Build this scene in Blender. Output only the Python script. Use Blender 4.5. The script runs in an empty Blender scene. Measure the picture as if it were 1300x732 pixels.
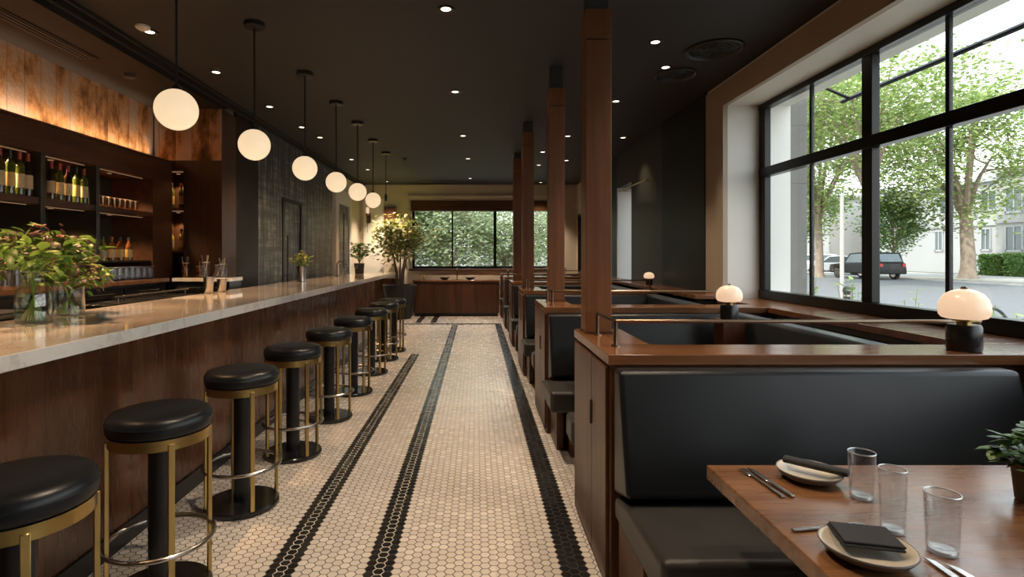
import bpy, bmesh, math, random
from mathutils import Vector, Matrix
random.seed(7)
PI = math.pi
sc = bpy.context.scene
COL = sc.collection

# ------------------------------------------------------------------ materials
class NT:
    def __init__(s, name):
        s.m = bpy.data.materials.new(name); s.m.use_nodes = True
        s.t = s.m.node_tree; s.n = s.t.nodes; s.l = s.t.links
        s.n.clear()
        s.out = s.n.new('ShaderNodeOutputMaterial')
    def add(s, typ, **kw):
        x = s.n.new(typ)
        for k, v in kw.items(): setattr(x, k, v)
        return x
    def put(s, sock, v):
        if isinstance(v, bpy.types.NodeSocket): s.l.new(v, sock)
        else: sock.default_value = v
    def math(s, op, a, b=0.0, c=None):
        x = s.add('ShaderNodeMath', operation=op)
        s.put(x.inputs[0], a); s.put(x.inputs[1], b)
        if c is not None: s.put(x.inputs[2], c)
        return x.outputs[0]
    def vmath(s, op, a, b=None, c=None, out=0):
        x = s.add('ShaderNodeVectorMath', operation=op)
        s.put(x.inputs[0], a)
        if b is not None: s.put(x.inputs[1], b)
        if c is not None: s.put(x.inputs[2], c)
        return x.outputs[out]
    def mix(s, f, a, b):
        x = s.add('ShaderNodeMix', data_type='RGBA')
        s.put(x.inputs[0], f); s.put(x.inputs[6], a); s.put(x.inputs[7], b)
        return x.outputs[2]
    def ramp(s, f, stops):
        x = s.add('ShaderNodeValToRGB')
        e = x.color_ramp.elements
        e[0].position, e[0].color = stops[0][0], stops[0][1]
        e[1].position, e[1].color = stops[-1][0], stops[-1][1]
        for p, c in stops[1:-1]:
            k = e.new(p); k.color = c
        s.put(x.inputs[0], f)
        return x.outputs[0]
    def coord(s): return s.add('ShaderNodeTexCoord').outputs['Object']
    def pos(s): return s.add('ShaderNodeNewGeometry').outputs['Position']
    def noise(s, v, scale, detail=4, rough=.55, fac=True):
        x = s.add('ShaderNodeTexNoise'); s.put(x.inputs['Vector'], v)
        x.inputs['Scale'].default_value = scale; x.inputs['Detail'].default_value = detail
        x.inputs['Roughness'].default_value = rough
        return x.outputs[0] if fac else x.outputs[1]
    def bsdf(s, **kw):
        b = s.add('ShaderNodeBsdfPrincipled')
        for k, v in kw.items(): s.put(b.inputs[k.replace('_', ' ')], v)
        s.l.new(b.outputs[0], s.out.inputs[0])
        return b
    def bump(s, b, h, strength=.2, dist=.01):
        x = s.add('ShaderNodeBump'); x.inputs['Strength'].default_value = strength
        x.inputs['Distance'].default_value = dist
        s.put(x.inputs['Height'], h); s.l.new(x.outputs[0], b.inputs['Normal'])

def C(r, g, b): return (r, g, b, 1)

def plain(name, col, rough=.5, metal=0.0, var=.06, scale=9, **kw):
    t = NT(name)
    v = t.noise(t.coord(), scale, 3)
    f = t.math('MULTIPLY_ADD', v, 2*var, 1-var)
    c = t.vmath('SCALE', col[:3]); 
    sn = c.node; t.put(sn.inputs['Scale'], f)
    t.bsdf(Base_Color=c, Roughness=rough, Metallic=metal, **kw)
    return t.m

def wood(name, dark, light, axis='z', rough=.35, scale=1.0, board=None, board_axis='y', worldpos=False, coat=.0, bump=.08, fine=.35):
    t = NT(name)
    co = t.pos() if worldpos else t.coord()
    sc3 = {'x': (1.2, 14, 14), 'y': (14, 1.2, 14), 'z': (14, 14, 1.2)}[axis]
    p = t.vmath('MULTIPLY', co, tuple(k*scale for k in sc3))
    off = None
    tint = 1.0
    if board:
        sp = t.add('ShaderNodeSeparateXYZ'); t.put(sp.inputs[0], co)
        u = t.math('DIVIDE', sp.outputs['xyz'.index(board_axis)], board)
        fl = t.math('FLOOR', u)
        wn = t.add('ShaderNodeTexWhiteNoise', noise_dimensions='1D'); t.put(wn.inputs['W'], fl)
        cm = t.add('ShaderNodeCombineXYZ'); t.put(cm.inputs[0], t.math('MULTIPLY', wn.outputs[0], 37.0)); t.put(cm.inputs[2], t.math('MULTIPLY', wn.outputs[0], 11.0))
        p = t.vmath('ADD', p, cm.outputs[0])
        tint = t.math('MULTIPLY_ADD', wn.outputs[0], .3, .85)
        fr = t.math('FRACT', u)
        seam = t.math('GREATER_THAN', t.math('ABSOLUTE', t.math('SUBTRACT', fr, .5)), .488)
        tint = t.math('MULTIPLY', tint, t.math('MULTIPLY_ADD', seam, -.35, 1.0))
    n1 = t.noise(p, 1.0, 6, .6)
    n2 = t.noise(p, 3.1, 3, .6)
    v = t.math('MULTIPLY_ADD', n2, fine, t.math('MULTIPLY', n1, 1.1-fine))
    c = t.ramp(v, [(.32, dark), (.55, tuple((a+b)/2 for a, b in zip(dark, light))), (.75, light)])
    sv = t.vmath('SCALE', c); t.put(sv.node.inputs['Scale'], tint)
    b = t.bsdf(Base_Color=sv, Roughness=t.math('MULTIPLY_ADD', n2, .18, rough-.09))
    b.inputs['Coat Weight'].default_value = coat; b.inputs['Coat Roughness'].default_value = .15
    t.bump(b, v, bump, .003)
    return t.m

def leather(name, col, rough=.38):
    t = NT(name)
    co = t.coord()
    v = t.add('ShaderNodeTexVoronoi'); t.put(v.inputs['Vector'], co); v.inputs['Scale'].default_value = 260
    n = t.noise(co, 5, 3)
    c = t.vmath('SCALE', col[:3]); t.put(c.node.inputs['Scale'], t.math('MULTIPLY_ADD', n, .5, .75))
    b = t.bsdf(Base_Color=c, Roughness=t.math('MULTIPLY_ADD', n, .15, rough-.07)); b.inputs['Specular IOR Level'].default_value = .38
    t.bump(b, v.outputs[0], .12, .0012)
    return t.m

def thin_glass(name, tint=(1, 1, 1), ior=1.45, extra=0.0, pw=5.0):
    t = NT(name)
    tr = t.add('ShaderNodeBsdfTransparent'); tr.inputs[0].default_value = C(*tint)
    gl = t.add('ShaderNodeBsdfGlossy'); gl.inputs['Roughness'].default_value = .02
    lw = t.add('ShaderNodeLayerWeight'); lw.inputs[0].default_value = .5
    class fr: outputs = [t.math('MULTIPLY_ADD', t.math('POWER', lw.outputs['Facing'], pw), .5*ior-.05, .025)]
    mx = t.add('ShaderNodeMixShader')
    t.put(mx.inputs[0], t.math('ADD', fr.outputs[0], extra)); t.l.new(tr.outputs[0], mx.inputs[1]); t.l.new(gl.outputs[0], mx.inputs[2])
    t.l.new(mx.outputs[0], t.out.inputs[0])
    return t.m

def emit(name, col, strength):
    t = NT(name)
    e = t.add('ShaderNodeEmission'); e.inputs[0].default_value = C(*col); e.inputs[1].default_value = strength
    t.l.new(e.outputs[0], t.out.inputs[0])
    return t.m

def opal(name, col, strength):
    # lit opal glass: glows and has a glossy skin
    t = NT(name)
    b = t.bsdf(Base_Color=C(.45, .42, .36), Roughness=.25)
    b.inputs['Emission Color'].default_value = C(*col); b.inputs['Emission Strength'].default_value = strength
    return t.m

def hex_floor():
    t = NT('hexagon_mosaic')
    s = .046
    p = t.vmath('DIVIDE', t.pos(), (s, s, 1.0))
    sx = t.add('ShaderNodeSeparateXYZ'); t.put(sx.inputs[0], p)
    cb = t.add('ShaderNodeCombineXYZ'); t.put(cb.inputs[0], sx.outputs[1]); t.put(cb.inputs[1], sx.outputs[0])
    p = cb.outputs[0]
    r = (1.0, 1.7320508, 1.0); h = (.5, .8660254, 0.0)
    a = t.vmath('SUBTRACT', t.vmath('WRAP', p, r, (0, 0, 0)), h)
    b = t.vmath('SUBTRACT', t.vmath('WRAP', t.vmath('SUBTRACT', p, h), r, (0, 0, 0)), h)
    def flat(v):
        q = t.add('ShaderNodeSeparateXYZ'); t.put(q.inputs[0], v)
        k = t.add('ShaderNodeCombineXYZ'); t.put(k.inputs[0], q.outputs[0]); t.put(k.inputs[1], q.outputs[1])
        return k.outputs[0]
    a, b = flat(a), flat(b)
    la = t.vmath('DOT_PRODUCT', a, a, out=1); lb = t.vmath('DOT_PRODUCT', b, b, out=1)
    pick = t.math('LESS_THAN', la, lb)
    gv = t.vmath('ADD', b, None); gvn = gv.node
    df = t.vmath('SUBTRACT', a, b)
    sv = t.vmath('SCALE', df); t.put(sv.node.inputs['Scale'], pick)
    t.put(gvn.inputs[1], sv)
    q = t.vmath('ABSOLUTE', gv)
    qs = t.add('ShaderNodeSeparateXYZ'); t.put(qs.inputs[0], q)
    hd = t.math('MAXIMUM', t.vmath('DOT_PRODUCT', q, (.5, .8660254, 0), out=1), qs.outputs[0])
    grout = t.math('GREATER_THAN', hd, .452)
    cen = t.vmath('SUBTRACT', p, gv)
    cs = t.add('ShaderNodeSeparateXYZ'); t.put(cs.inputs[0], t.vmath('MULTIPLY', cen, (s, s, 1.0)))
    X, Y = cs.outputs[1], cs.outputs[0]
    def band(v, c, w): return t.math('LESS_THAN', t.math('ABSOLUTE', t.math('SUBTRACT', v, c)), w)
    def mul(*k):
        o = k[0]
        for x in k[1:]: o = t.math('MULTIPLY', o, x)
        return o
    def twin(v, c, w): return band(v, c, w)
    bl = mul(twin(X, -.8765, .062), t.math('LESS_THAN', Y, 7.9))
    bm_ = mul(twin(X, -.438, .062), t.math('LESS_THAN', Y, 11.2))
    br = mul(band(X, .438, .062), t.math('LESS_THAN', Y, 11.3))
    cr = mul(band(Y, 11.35, .09), t.math('GREATER_THAN', X, -1.5), t.math('LESS_THAN', X, .5))
    b4 = mul(band(X, -.92, .06), t.math('GREATER_THAN', Y, 11.5))
    b5 = mul(band(X, -1.25, .06), t.math('GREATER_THAN', Y, 11.5))
    black = bl
    for x in (bm_, br, cr, b4, b5): black = t.math('MAXIMUM', black, x)
    wn = t.add('ShaderNodeTexWhiteNoise', noise_dimensions='2D'); t.put(wn.inputs['Vector'], t.vmath('ADD', cen, (.37, .21, 0)))
    rn = t.noise(t.pos(), 1.3, 3)
    tv = t.math('ADD', t.math('MULTIPLY_ADD', wn.outputs[0], .035, .90), t.math('MULTIPLY', rn, .10))
    wt = t.vmath('SCALE', (.72, .655, .585)); t.put(wt.node.inputs['Scale'], tv)
    bk = t.vmath('SCALE', (.018, .017, .017)); t.put(bk.node.inputs['Scale'], tv)
    PX = t.math('MULTIPLY', sx.outputs[0], s)
    pencil = t.math('MAXIMUM', mul(band(PX, -.8765, .026), bl), mul(band(PX, -.438, .026), bm_))
    gcol = t.mix(t.math('MAXIMUM', t.math('MAXIMUM', bl, bm_), br), C(.085, .062, .045), C(.035, .032, .03))
    gcol = t.mix(pencil, gcol, C(.60, .55, .48))
    c = t.mix(grout, t.mix(black, wt, bk), gcol)
    rough = t.math('ADD', t.math('MULTIPLY_ADD', grout, .45, .19), t.math('MULTIPLY', wn.outputs[0], .12))
    bs = t.bsdf(Base_Color=c, Roughness=rough)
    hgt = t.math('SUBTRACT', 1.0, grout)
    t.bump(bs, hgt, .25, .002)
    return t.m

def copper_mat():
    t = NT('aged_copper')
    co = t.pos()
    sp = t.add('ShaderNodeSeparateXYZ'); t.put(sp.inputs[0], co)
    u = t.math('DIVIDE', t.math('ADD', sp.outputs[1], t.math('MULTIPLY', sp.outputs[0], .9)), .16)
    wn = t.add('ShaderNodeTexWhiteNoise', noise_dimensions='1D'); t.put(wn.inputs['W'], t.math('FLOOR', u))
    seam = t.math('GREATER_THAN', t.math('ABSOLUTE', t.math('SUBTRACT', t.math('FRACT', u), .5)), .487)
    n = t.noise(t.vmath('MULTIPLY', co, (3, 3, 1.6)), 1.6, 6, .65)
    n2 = t.noise(co, 14, 5, .7)
    v = t.math('ADD', t.math('MULTIPLY', n, .95), t.math('MULTIPLY', wn.outputs[0], .14))
    c = t.ramp(v, [(.36, C(.07, .035, .018)), (.47, C(.26, .13, .055)), (.56, C(.52, .29, .14)), (.64, C(.46, .35, .29))])
    c = t.mix(t.math('MULTIPLY', seam, .8), c, C(.04, .02, .01))
    b = t.bsdf(Base_Color=c, Metallic=.6, Roughness=t.math('MULTIPLY_ADD', n2, .4, .2))
    t.bump(b, t.math('ADD', t.math('MULTIPLY', n2, .6), t.math('ADD', n, t.math('MULTIPLY', wn.outputs[0], .5))), .6, .02)
    return t.m

def marble_mat():
    t = NT('white_marble')
    co = t.pos()
    w = t.noise(co, 2.2, 6, .6, fac=False)
    p = t.vmath('ADD', co, t.vmath('SCALE', w))
    p.node.inputs[1].links[0].from_node.inputs['Scale'].default_value = .55
    n = t.noise(p, 2.4, 8, .62)
    ve = t.math('ABSOLUTE', t.math('SUBTRACT', n, .5))
    c = t.ramp(ve, [(.0, C(.62, .56, .50)), (.02, C(.74, .69, .63)), (.07, C(.79, .75, .69))])
    b = t.bsdf(Base_Color=c, Roughness=.10)
    b.inputs['Coat Weight'].default_value = .7; b.inputs['Coat Roughness'].default_value = .03
    return t.m

def leaf_mat(name, c1, c2, c3, rough=.5, trans=.35):
    t = NT(name)
    g = t.add('ShaderNodeNewGeometry')
    c = t.ramp(g.outputs['Random Per Island'], [(0, c1), (.5, c2), (1, c3)])
    d = t.add('ShaderNodeBsdfPrincipled'); t.put(d.inputs['Base Color'], c); d.inputs['Roughness'].default_value = rough
    tl = t.add('ShaderNodeBsdfTranslucent'); t.put(tl.inputs[0], c)
    mx = t.add('ShaderNodeMixShader'); mx.inputs[0].default_value = trans
    t.l.new(d.outputs[0], mx.inputs[1]); t.l.new(tl.outputs[0], mx.inputs[2]); t.l.new(mx.outputs[0], t.out.inputs[0])
    return t.m

def panel_mat():
    # limed, streaky dark panel on the left wall
    t = NT('limed_charcoal_panel')
    co = t.pos()
    n = t.noise(t.vmath('MULTIPLY', co, (16, 16, 1.4)), 1, 6, .7)
    n2 = t.noise(t.vmath('MULTIPLY', co, (2, 2, 18)), 1, 3, .6)
    v = t.math('ADD', t.math('MULTIPLY', n, .75), t.math('MULTIPLY', n2, .3))
    c = t.ramp(v, [(.38, C(.016, .017, .016)), (.53, C(.06, .064, .06)), (.66, C(.28, .30, .29))])
    b = t.bsdf(Base_Color=c, Roughness=.45)
    t.bump(b, v, .3, .004)
    return t.m

M = {}
M['floor'] = hex_floor()
M['ceiling'] = plain('charcoal_ceiling_paint', C(.034, .035, .037), .6, Specular_IOR_Level=.3)
M['black_paint'] = plain('black_wall_paint', C(.012, .012, .012), .6)
M['charcoal'] = plain('charcoal_wall_paint', C(.010, .0105, .011), .5, Specular_IOR_Level=.3)
M['olive'] = plain('dark_olive_wall_paint', C(.036, .031, .023), .55)
M['cream'] = plain('cream_plaster', C(.62, .55, .45), .75, scale=3)
M['tan_trim'] = plain('tan_painted_casing', C(.42, .34, .25), .5, scale=3)
M['white_plaster'] = plain('white_reveal_plaster', C(.78, .76, .71), .6, scale=2)
M['walnut_bar'] = wood('bar_walnut_boards', C(.046, .015, .006), C(.118, .042, .016), 'z', .27, .45, .55, 'y', True, .4, .012, .12)
M['walnut'] = wood('walnut', C(.045, .017, .008), C(.14, .058, .025), 'x', .3, .8, coat=.3, fine=.2)
M['walnut_v'] = wood('walnut_upright', C(.045, .014, .006), C(.115, .040, .015), 'z', .38, .7, coat=.05, fine=.2, bump=.03)
M['walnut_top'] = wood('polished_walnut_top', C(.095, .034, .012), C(.25, .105, .040), 'x', .24, .8, coat=.3)
M['table'] = wood('table_walnut', C(.085, .032, .012), C(.29, .135, .055), 'x', .28, .55, coat=.2)
M['post'] = wood('post_mahogany', C(.095, .030, .009), C(.225, .085, .027), 'z', .42, .8, coat=.0, fine=.2)
M['dark_wood'] = wood('dark_shelf_wood', C(.034, .011, .005), C(.10, .038, .015), 'y', .4, 1.0)
M['end_wall'] = wood('dark_brown_wall_boards', C(.024, .009, .004), C(.070, .027, .011), 'z', .4, 1.0, .35, 'x', True)
M['panel'] = panel_mat()
M['cabinet_back'] = plain('black_cabinet_back', C(.030, .028, .016), .3)
M['copper'] = copper_mat()
M['marble'] = marble_mat()
M['leather'] = leather('black_leather', C(.009, .010, .0115), .36)
M['leather_sheen'] = leather('sky_sheen_leather', C(.050, .062, .075), .33)  # black leather with the bluish sky sheen put into its colour
M['leather_seat'] = leather('charcoal_leather', C(.036, .033, .031), .40)
M['brass'] = plain('brushed_brass', C(.52, .375, .14), .3, 1.0)
M['bronze'] = plain('dark_bronze', C(.22, .16, .11), .3, 1.0)
M['steel'] = plain('polished_steel', C(.62, .60, .57), .16, 1.0, .03)
M['satin_steel'] = plain('satin_steel', C(.40, .37, .34), .26, 1.0, .05)
M['black_metal'] = plain('black_metal', C(.012, .012, .013), .32)
M['black_gloss'] = plain('black_enamel', C(.012, .012, .012), .2)
M['window_black'] = plain('black_window_metal', C(.007, .0075, .008), .3, Specular_IOR_Level=.3)
M['pane'] = thin_glass('window_glass', (.97, .985, .98), 1.2)
M['tumbler'] = thin_glass('clear_tumbler_glass', (.95, .95, .95), 1.9, .03, 3.6)
M['bar_tumbler'] = thin_glass('bar_tumbler_glass', (.97, .97, .97), 1.3, .015, 4.5)
M['vase_glass'] = thin_glass('clear_vase_glass', (.94, .96, .93), 2.0, .05, 2.6)
M['water'] = thin_glass('vase_water', (.96, .975, .94), .4)
M['amber_glass'] = thin_glass('amber_mixing_glass', (.9, .68, .36), 1.6, .06)
M['globe'] = opal('lit_opal_globe', (1.0, .74, .46), .46)
M['shade'] = opal('lit_opal_shade', (1.0, .66, .42), .40)
M['lens'] = emit('downlight_lens', (1.0, .80, .58), 3.0)
M['strip'] = emit('shelf_light_strip', (1.0, .60, .30), .12)
M['ceramic'] = plain('cream_stoneware', C(.60, .53, .43), .3, scale=14)
M['ceramic_dark'] = plain('grey_stoneware_underside', C(.18, .17, .16), .4)
M['napkin'] = plain('black_linen', C(.020, .019, .021), .8, scale=60)
M['pot'] = plain('charcoal_planter', C(.012, .013, .014), .5)
M['terracotta'] = plain('dark_brown_pot', C(.10, .075, .055), .5)
M['soil'] = plain('potting_soil', C(.03, .02, .012), .9, scale=60, var=.4)
M['stem'] = plain('green_stem', C(.20, .32, .08), .5)
M['bark_in'] = plain('brown_plant_bark', C(.14, .095, .06), .7, scale=30, var=.3)
M['leaf_bouquet'] = leaf_mat('bouquet_leaves', C(.06, .14, .025), C(.15, .29, .05), C(.30, .47, .11), .4, .35)
M['leaf_dark'] = leaf_mat('dark_foliage', C(.07, .02, .03), C(.11, .05, .045), C(.13, .14, .06), .45, .3)
M['petal'] = leaf_mat('blush_petals', C(.55, .34, .28), C(.70, .50, .42), C(.50, .22, .22), .6, .4)
M['leaf_pot'] = leaf_mat('potted_plant_leaves', C(.04, .11, .02), C(.09, .21, .035), C(.17, .33, .07), .35, .25)
M['leaf_fig'] = leaf_mat('indoor_tree_leaves', C(.20, .24, .05), C(.36, .38, .10), C(.58, .54, .18), .45, .3)
M['leaf_street'] = leaf_mat('street_tree_leaves', C(.15, .23, .055), C(.28, .37, .11), C(.46, .53, .21), .5, .5)
M['leaf_street_dark'] = leaf_mat('dense_tree_leaves', C(.08, .16, .035), C(.16, .28, .07), C(.27, .40, .13), .5, .4)
M['bark'] = plain('grey_brown_bark', C(.26, .20, .15), .9, scale=7, var=.35)
M['asphalt'] = plain('street_asphalt', C(.125, .125, .127), .9, scale=2, var=.12)
M['concrete'] = plain('pale_pavement', C(.36, .34, .31), .9, scale=1.5, var=.08)
M['lawn'] = plain('lawn_green', C(.21, .205, .15), .95, scale=6, var=.35)
M['stone'] = plain('white_stone_facade', C(.38, .37, .35), .85, scale=.6, var=.06)
M['stone_grey'] = plain('grey_stone_pier', C(.20, .19, .175), .8, scale=6, var=.12)
M['stone_pale'] = plain('pale_stone_facade', C(.40, .40, .395), .85, scale=.6, var=.05)
M['window_dark'] = plain('facade_window_glass', C(.10, .13, .14), .12)
M['car_black'] = plain('black_car_paint', C(.004, .0045, .005), .25, Specular_IOR_Level=.25)
M['car_white'] = plain('white_car_paint', C(.72, .72, .72), .2)
M['car_grey'] = plain('grey_car_paint', C(.22, .23, .25), .2)
M['rubber'] = plain('tyre_rubber', C(.015, .015, .015), .7)
M['tail_red'] = plain('red_tail_lamp', C(.35, .02, .02), .25)
M['pole_white'] = plain('white_painted_pole', C(.34, .32, .30), .5)
M['label_cream'] = plain('cream_paper_label', C(.45, .36, .22), .6, scale=40, var=.25)
M['label_gold'] = plain('gold_paper_label', C(.55, .38, .12), .5, scale=40, var=.25)
M['cap_red'] = plain('red_bottle_capsule', C(.28, .05, .03), .4)
M['cap_black'] = plain('black_bottle_cap', C(.02, .02, .02), .4)
def bottle_glass(name, col):
    t = NT(name)
    b = t.bsdf(Base_Color=col, Roughness=.07)
    b.inputs['Transmission Weight'].default_value = .55
    return t.m
M['b_green'] = bottle_glass('green_bottle_glass', C(.12, .15, .03))
M['b_amber'] = bottle_glass('amber_bottle_glass', C(.32, .11, .02))
M['b_dark'] = bottle_glass('dark_bottle_glass', C(.06, .035, .015))
M['b_yellow'] = bottle_glass('golden_bottle_glass', C(.50, .34, .06))

# ------------------------------------------------------------------ mesh builder
class MB:
    def __init__(s): s.v = []; s.f = []
    def _add(s, vs, fs):
        b = len(s.v); s.v.extend([tuple(p) for p in vs]); s.f.extend([tuple(b+i for i in q) for q in fs]); return s
    def box(s, x0, x1, y0, y1, z0, z1):
        vs = [(x, y, z) for z in (z0, z1) for y in (y0, y1) for x in (x0, x1)]
        return s._add(vs, [(0, 2, 3, 1), (4, 5, 7, 6), (0, 1, 5, 4), (2, 6, 7, 3), (0, 4, 6, 2), (1, 3, 7, 5)])
    def prism(s, pts, z0, z1, axis='z'):
        # pts: CCW polygon; extruded along axis
        n = len(pts)
        def P(a, b, h): return {'z': (a, b, h), 'y': (a, h, b), 'x': (h, a, b)}[axis]
        vs = [P(a, b, z0) for a, b in pts] + [P(a, b, z1) for a, b in pts]
        fs = [tuple(range(n))[::-1], tuple(range(n, 2*n))] + [(i, (i+1) % n, n+(i+1) % n, n+i) for i in range(n)]
        return s._add(vs, fs)
    def lathe(s, prof, cx=0, cy=0, cz=0, n=32, sx=1, sy=1, closed=False):
        vs = []; fs = []; m = len(prof); ring = []
        for r, z in prof:
            if r < 1e-6: ring.append([len(vs)]); vs.append((cx, cy, cz+z))
            else:
                ring.append(list(range(len(vs), len(vs)+n)))
                for k in range(n):
                    a = 2*PI*k/n; vs.append((cx+sx*r*math.cos(a), cy+sy*r*math.sin(a), cz+z))
        for i in range(m-1 if not closed else m):
            A, B = ring[i], ring[(i+1) % m]
            for k in range(n):
                k2 = (k+1) % n
                if len(A) == 1 and len(B) == 1: break
                if len(A) == 1: fs.append((A[0], B[k2], B[k]))
                elif len(B) == 1: fs.append((A[k], A[k2], B[0]))
                else: fs.append((A[k], A[k2], B[k2], B[k]))
        return s._add(vs, fs)
    def cyl(s, r, z0, z1, cx=0, cy=0, n=24, r2=None):
        r2 = r if r2 is None else r2
        return s.lathe([(0, z0), (r, z0), (r2, z1), (0, z1)], cx, cy, 0, n)
    def sphere(s, r, c=(0, 0, 0), n=24, m=12, sz=1):
        return s.lathe([(r*math.sin(PI*i/m), -r*sz*math.cos(PI*i/m)) for i in range(m+1)], c[0], c[1], c[2], n)
    def torus(s, R, r, z=0, cx=0, cy=0, n=48, m=10):
        return s.lathe([(R+r*math.cos(2*PI*k/m), z+r*math.sin(2*PI*k/m)) for k in range(m)], cx, cy, 0, n, closed=True)
    def tube(s, pts, r, n=8, r_end=None):
        pts = [Vector(p) for p in pts]; m = len(pts); vs = []; fs = []
        up = None
        for i, p in enumerate(pts):
            d = (pts[min(i+1, m-1)]-pts[max(i-1, 0)]).normalized()
            if up is None:
                up = Vector((0, 0, 1)) if abs(d.z) < .9 else Vector((1, 0, 0))
            u = d.cross(up)
            if u.length < 1e-5: u = d.orthogonal()
            u.normalize(); w = u.cross(d).normalized(); up = w
            rr = r if r_end is None else r+(r_end-r)*i/(m-1)
            for k in range(n):
                a = 2*PI*k/n; vs.append(p+u*rr*math.cos(a)+w*rr*math.sin(a))
        for i in range(m-1):
            for k in range(n):
                k2 = (k+1) % n; fs.append((i*n+k, i*n+k2, (i+1)*n+k2, (i+1)*n+k))
        fs.append(tuple(range(n))[::-1]); fs.append(tuple((m-1)*n+k for k in range(n)))
        return s._add(vs, fs)
    def leaf(s, p, d, up, L, W, bend=.25):
        # a small folded pointed leaf from p along d
        d = Vector(d).normalized(); side = d.cross(Vector(up))
        if side.length < 1e-4: side = d.orthogonal()
        side.normalize(); nrm = side.cross(d).normalized(); p = Vector(p)
        a = p+d*L*.35+side*W*.5-nrm*bend*L*.05; b = p+d*L*.35-side*W*.5-nrm*bend*L*.05
        c = p+d*L*.75+side*W*.34-nrm*bend*L*.3; e = p+d*L*.75-side*W*.34-nrm*bend*L*.3
        m1 = p+d*L*.38+nrm*W*.08; m2 = p+d*L*.75-nrm*bend*L*.2; t = p+d*L-nrm*bend*L*.6
        return s._add([p, a, m1, b, c, m2, e, t], [(0, 1, 2), (0, 2, 3), (1, 4, 5, 2), (2, 5, 6, 3), (4, 7, 5), (5, 7, 6)])
    def quadleaf(s, p, d, up, L, W):
        d = Vector(d).normalized(); side = d.cross(Vector(up))
        if side.length < 1e-4: side = d.orthogonal()
        side.normalize(); p = Vector(p)
        return s._add([p, p+d*L*.5+side*W*.5, p+d*L, p+d*L*.5-side*W*.5], [(0, 1, 2, 3)])
    def build(s, name, mat, parent=None, loc=(0, 0, 0), bevel=0, seg=2, smooth=True, angle=.6, kind=None, rz=0):
        me = bpy.data.meshes.new(name); me.from_pydata(s.v, [], s.f); me.update()
        if smooth:
            me.polygons.foreach_set('use_smooth', [True]*len(me.polygons)); me.set_sharp_from_angle(angle=angle)
        me.materials.append(mat if not isinstance(mat, str) else M[mat])
        o = bpy.data.objects.new(name, me); COL.objects.link(o)
        o.location = loc; o.rotation_euler = (0, 0, rz)
        if parent: o.parent = parent
        if bevel:
            b = o.modifiers.new('edge', 'BEVEL'); b.width = bevel; b.segments = seg; b.limit_method = 'ANGLE'; b.angle_limit = .7
            if seg > 1:
                b.harden_normals = True
        if kind: o['kind'] = kind
        return o

def thing(name, label, cat, loc=(0, 0, 0), group=None, rz=0):
    o = bpy.data.objects.new(name, None); COL.objects.link(o); o.empty_display_size = .1
    o.location = loc; o.rotation_euler = (0, 0, rz)
    o['label'] = label; o['category'] = cat
    if group: o['group'] = group
    return o
def tag(o, label, cat, group=None, kind=None):
    o['label'] = label; o['category'] = cat
    if group: o['group'] = group
    if kind: o['kind'] = kind
    return o
CH = {}
def reindex():
    CH.clear()
    for o in bpy.data.objects:
        if o.parent: CH.setdefault(o.parent.name, []).append(o)
def dup(src, loc, label, rz=None, scale=None):
    kids = [o for o in COL.objects if o.parent == src]
    c = src.copy(); COL.objects.link(c); c.location = loc; c['label'] = label
    if rz is not None: c.rotation_euler = (0, 0, rz)
    if scale: c.scale = scale
    for k in kids:
        d = k.copy(); COL.objects.link(d); d.parent = c
        for g in [o for o in COL.objects if o.parent == k]:
            e = g.copy(); COL.objects.link(e); e.parent = d
    return c
def box(name, mat, b, parent=None, bevel=0, kind=None, seg=2):
    return MB().box(*b).build(name, mat, parent, bevel=bevel, kind=kind, seg=seg)
S = 'structure'
ORD = 'first second third fourth fifth sixth seventh eighth ninth tenth eleventh twelfth'.split()

# ------------------------------------------------------------------ camera
H = 1.41
cam = bpy.data.cameras.new('camera'); co = bpy.data.objects.new('camera', cam); COL.objects.link(co)
co.location = (0, 0, H); co.rotation_euler = (PI/2, 0, 0)
cam.sensor_width = 36; cam.lens = 36*700/1300
cam.shift_x = 45/1300; cam.shift_y = -42/1300; cam.clip_end = 400; cam.clip_start = .05
sc.camera = co

# ------------------------------------------------------------------ room shell
ZC = 3.1; YB = 13.2; XR = 2.4; XL = -2.77; Y0 = -2.5
box('floor', 'floor', (-3.95, 3.0, Y0-.2, YB+.25, -.12, 0), kind=S)
box('ceiling', 'ceiling', (-3.95, 3.0, Y0-.2, YB+.25, ZC, ZC+.25), kind=S)
box('wall_behind', 'charcoal', (-3.95, 3.0, Y0-.2, Y0, 0, ZC), kind=S)
box('wall_alcove', 'end_wall', (-3.95, -3.75, Y0, 6.0, 0, ZC), kind=S)
# soffit over the back bar, with a slot and black strips drawing its shadow lines
so = box('trim_1', 'charcoal', (-3.75, XL, Y0, 6.0, 3.0, ZC), kind=S)
tr = MB(); tr.box(XL, XL+.035, Y0, YB, 3.05, ZC); tr.box(XL+.07, XL+.10, Y0, YB, 3.075, ZC)
tr.build('trim_2', 'black_paint', kind=S)
# end wall of the alcove with its niche
ew = MB(); nx0, nx1, nz0, nz1 = -3.45, -3.19, 1.18, 2.33
ew.box(-3.75, nx0, 6.0, 6.35, 0, 3.0); ew.box(nx1, XL, 6.0, 6.35, 0, 3.0)
ew.box(nx0, nx1, 6.0, 6.35, nz1, 3.0); ew.box(nx0, nx1, 6.0, 6.35, 0, nz0); ew.box(nx0, nx1, 6.3, 6.35, nz0, nz1)
ew.build('wall_alcove_end', 'end_wall', kind=S)
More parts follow.
